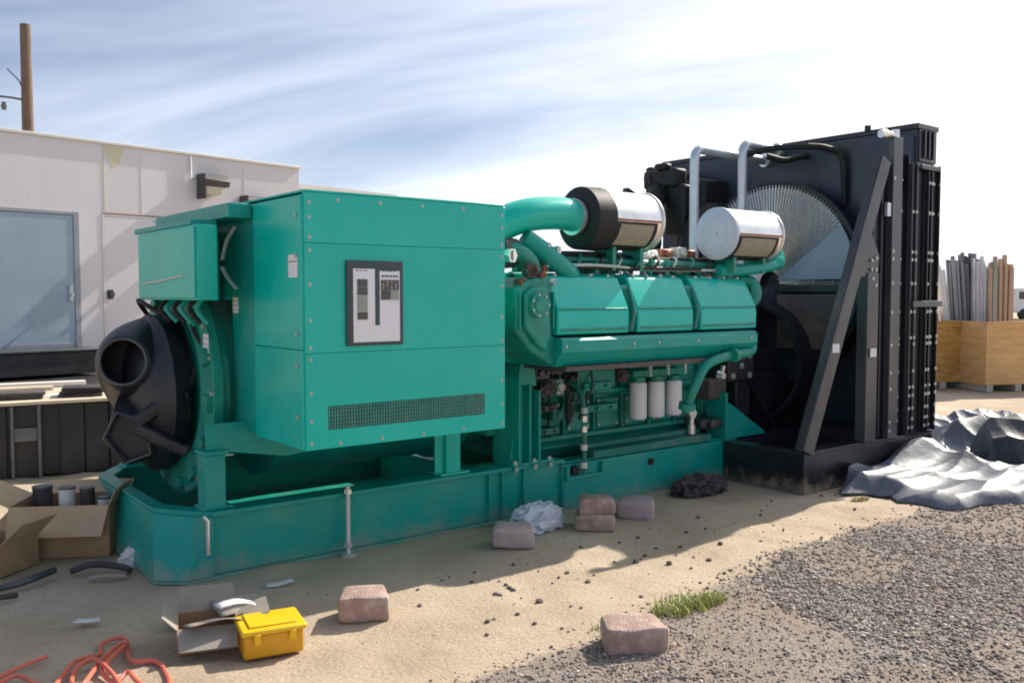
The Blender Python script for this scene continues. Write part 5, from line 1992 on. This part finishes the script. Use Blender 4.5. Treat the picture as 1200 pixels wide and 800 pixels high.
for (pts, r_, mt, lab) in (
    ([(-0.78, 0.50, 0.03), (-0.60, 0.52, 0.04), (-0.42, 0.62, 0.05)], 0.020, 'greysteel', 'grey metal rod lying below the lower cardboard box'),
    ([(-0.85, 0.36, 0.02), (-0.74, 0.34, 0.03), (-0.66, 0.36, 0.02)], 0.016, 'scrap_dark', 'dark short pipe lying left of the skid end'),
    ([(-0.28, 0.42, 0.02), (-0.20, 0.38, 0.03), (-0.10, 0.34, 0.02)], 0.015, 'card_in', 'pale tube scrap lying by the skid end'),
    ([(-0.34, 0.60, 0.03), (-0.22, 0.56, 0.06), (-0.08, 0.46, 0.04), (-0.06, 0.40, 0.03)], 0.019, 'scrap_dark', 'dark bent hose scrap beside the white rag')):
    b = MB()
    b.tube(smooth_path(pts, 5), r_, 10)
    tag(b.build('scrap_piece', mt), lab, 'scrap')
# orange-red cord
def cord():
    rng = random.Random(5)
    base = Vector((-0.55, -0.72, 0))
    G = lambda px_, py_: None
    ctrl = [(-0.971, -0.872), (-0.919, -0.818), (-0.849, -0.786), (-0.808, -0.906), (-0.759, -1.009), (-0.712, -0.939), (-0.626, -0.789), (-0.569, -0.761), (-0.508, -0.76), (-0.464, -0.626), (-0.366, -0.636), (-0.416, -0.918), (-0.331, -0.998), (-0.336, -1.169), (-0.368, -1.307), (-0.43, -1.361), (-0.47, -1.205), (-0.474, -1.093), (-0.534, -1.122), (-0.55, -0.977), (-0.502, -0.899), (-0.392, -0.762), (-0.406, -0.699), (-0.525, -0.845), (-0.616, -1.037), (-0.666, -1.113), (-0.68, -1.008), (-0.627, -0.859), (-0.556, -0.856), (-0.532, -1.047), (-0.527, -1.223), (-0.492, -1.342)]
    P = []
    for i, (x, y) in enumerate(ctrl):
        z = 0.012 + (0.020 if i % 4 in (0, 1) and i > 14 else 0)
        P.append((x, y, z))
    b = MB()
    b.tube(smooth_path(P, 7), 0.0105, 8)
    tag(b.build('extension_cord', 'cord'), 'tangled faded orange-red extension cord on the shaded ground at lower left', 'cord')
cord()
b = MB()
b.tube(smooth_path([(x, y, 0.011) for x, y in [(-0.98, -0.802), (-0.909, -0.75), (-0.816, -0.686), (-0.702, -0.631)]], 6), 0.010, 8)
tag(b.build('cord_end', 'cord'), 'straight loose end of orange-red cord left of the tangle', 'cord')

# ================================================================== WEEDS
def weed(c, r, h, n_, mt, lab, seed):
    rng = random.Random(seed)
    t = thing('weed_tuft', lab, 'weed', c, 0, 'weed tufts at the gravel edge')
    for part in range(2):
        b = MB()
        for k in range(n_ // 2):
            a = rng.uniform(0, 6.28)
            q = rng.random() ** .6 * r
            x, y = q * math.cos(a) * 1.5, q * math.sin(a) * .7
            L = h * rng.uniform(.4, 1.1)
            ln = rng.uniform(.2, .9)
            da = rng.uniform(0, 6.28)
            w = rng.uniform(.003, .007)
            dx, dy = math.cos(da), math.sin(da)
            sx, sy = -dy * w, dx * w
            prev = None
            for i in range(4):
                f = i / 3
                px_, py_, pz = x + dx * ln * L * f * f, y + dy * ln * L * f * f, L * f * (1 - .25 * ln * f) - 0.01
                ww = 1 - f * .85
                cur = (b.bm.verts.new((px_ - sx * ww, py_ - sy * ww, pz)), b.bm.verts.new((px_ + sx * ww, py_ + sy * ww, pz)))
                if prev:
                    b.bm.faces.new((prev[0], prev[1], cur[1], cur[0]))
                prev = cur
        o = b.build('blades', mt if part == 0 else 'grass_dry', t)
        o['kind'] = 'stuff'
WM = (RIGHT * 1).normalized()
def weeds_at(px_, py_):
    d = FWD * 1050 + RIGHT * (px_ - 600) - UP * (py_ - 400)
    tt = -CAM.z / d.z
    return CAM + d * tt
weed((2.07, -2.01, 0.0), 0.15, 0.085, 520, 'grass', 'larger bright green weed tuft right of the sunlit paver block', 1)
weed((2.27, -2.02, 0.0), 0.09, 0.07, 300, 'grass', 'small green weed sprig at the right of the larger tuft', 2)
weed((1.52, -1.98, 0.0), 0.09, 0.05, 150, 'grass_dry', 'sparse yellowish weed tuft left of the sunlit paver block', 3)
weed((5.12, -1.22, 0.0), 0.07, 0.05, 120, 'grass_dry', 'tiny dry weed at the left corner of the tarpaulin', 4)

# ================================================================== STONES
rng = random.Random(99)
proto = []
for k in range(6):
    b = MB()
    b.stone((0, 0, 0), 1.0, rng, 0.75, 2)
    bmesh.ops.recalc_face_normals(b.bm, faces=b.bm.faces)
    me = bpy.data.meshes.new('stone')
    b.bm.to_mesh(me)
    b.bm.free()
    me.materials.append(M['stone'])
    me.shade_smooth()
    me.set_sharp_from_angle(angle=R_(30))
    proto.append(me)
def loose(x, y, r):
    o = bpy.data.objects.new('stone', rng.choice(proto))
    COL.objects.link(o)
    o.location = (x, y, gh(x, y) + r * 0.35)
    o.scale = (r, r, r)
    o.rotation_euler = (0, 0, rng.uniform(0, 6.28))
    tag(o, 'small dark stone lying loose on the sunlit sand between skid shadow and gravel', 'stone', 'loose stones scattered on the sand')
k = 0
while k < 75:
    x = rng.uniform(1.0, 5.4)
    y = rng.uniform(-2.0, -0.75)
    if gravel_w(x, y) > 0.6:
        continue
    loose(x, y, rng.uniform(0.007, 0.017))
    k += 1
for x, y, r in ((2.62, -1.42, 0.022), (2.0, -1.35, 0.02), (2.5, -1.25, .02), (1.55, -1.45, .024), (2.9, -1.5, .02), (3.2, -1.35, .02)):
    loose(x, y, r)

# gravel: loose stones nobody could count, one mesh
def gravel():
    rs = np.random.RandomState(4)
    ico_v, ico_f = [], []
    b = bmesh.new()
    bmesh.ops.create_icosphere(b, subdivisions=1, radius=1)
    b.verts.ensure_lookup_table()
    base = np.array([v_.co[:] for v_ in b.verts])
    faces = np.array([[v_.index for v_ in f.verts] for f in b.faces])
    b.free()
    pts = []
    def scatter(n, x0, x1, y0, y1, rlo, rhi, fn):
        m_ = 0
        tries = 0
        while m_ < n and tries < n * 12:
            tries += 1
            x, y = rs.uniform(x0, x1), rs.uniform(y0, y1)
            if rs.rand() < fn(x, y):
                r_ = rlo + (rhi - rlo) * rs.rand() ** 2.2
                pts.append((x, y, gh(x, y) + r_ * 0.2, r_))
                m_ += 1
    dens = lambda x, y: gravel_w(x, y) ** 1.5 * (0.35 + 0.65 * (noise.noise(Vector((x * 1.2, y * 1.2, 8))) > -0.12)) * (1 if x < 4.2 else 0.75)
    scatter(36000, 0.0, 4.6, -3.9, -1.5, 0.0026, 0.0105, dens)
    scatter(22000, 2.4, 8.0, -4.2, -1.5, 0.004, 0.0145, dens)
    scatter(2200, 0.0, 7.0, -3.0, -0.4, 0.002, 0.008, lambda x, y: 0.12 + 0.6 * gravel_w(x, y))
    n = len(pts)
    P = np.array(pts)
    k = len(base)
    V = np.empty((n, k, 3))
    for i in range(n):
        jit = rs.uniform(.75, 1.15, (k, 1))
        s_ = np.array([rs.uniform(.7, 1.25), rs.uniform(.7, 1.25), rs.uniform(.5, .85)])
        a = rs.uniform(0, 6.28)
        v_ = base * jit * s_ * P[i, 3]
        c, s2 = math.cos(a), math.sin(a)
        V[i, :, 0] = v_[:, 0] * c - v_[:, 1] * s2 + P[i, 0]
        V[i, :, 1] = v_[:, 0] * s2 + v_[:, 1] * c + P[i, 1]
        V[i, :, 2] = v_[:, 2] + P[i, 2]
    F = (faces[None] + (np.arange(n) * k)[:, None, None]).reshape(-1, 3)
    me = bpy.data.meshes.new('gravel')
    me.vertices.add(n * k)
    me.vertices.foreach_set('co', V.reshape(-1))
    nf = len(F)
    me.loops.add(nf * 3)
    me.loops.foreach_set('vertex_index', F.reshape(-1).astype(np.int32))
    me.polygons.add(nf)
    me.polygons.foreach_set('loop_start', np.arange(0, nf * 3, 3, dtype=np.int32))
    me.update(calc_edges=True)
    me.materials.append(M['gravel'])
    o = bpy.data.objects.new('gravel', me)
    COL.objects.link(o)
    tag(o, 'grey-brown crushed gravel spread over the lower right ground', 'gravel', kind='stuff')
gravel()

for o in bpy.data.objects:
    for k in ('_fx', '_fy', '_fz'):
        if k in o:
            del o[k]
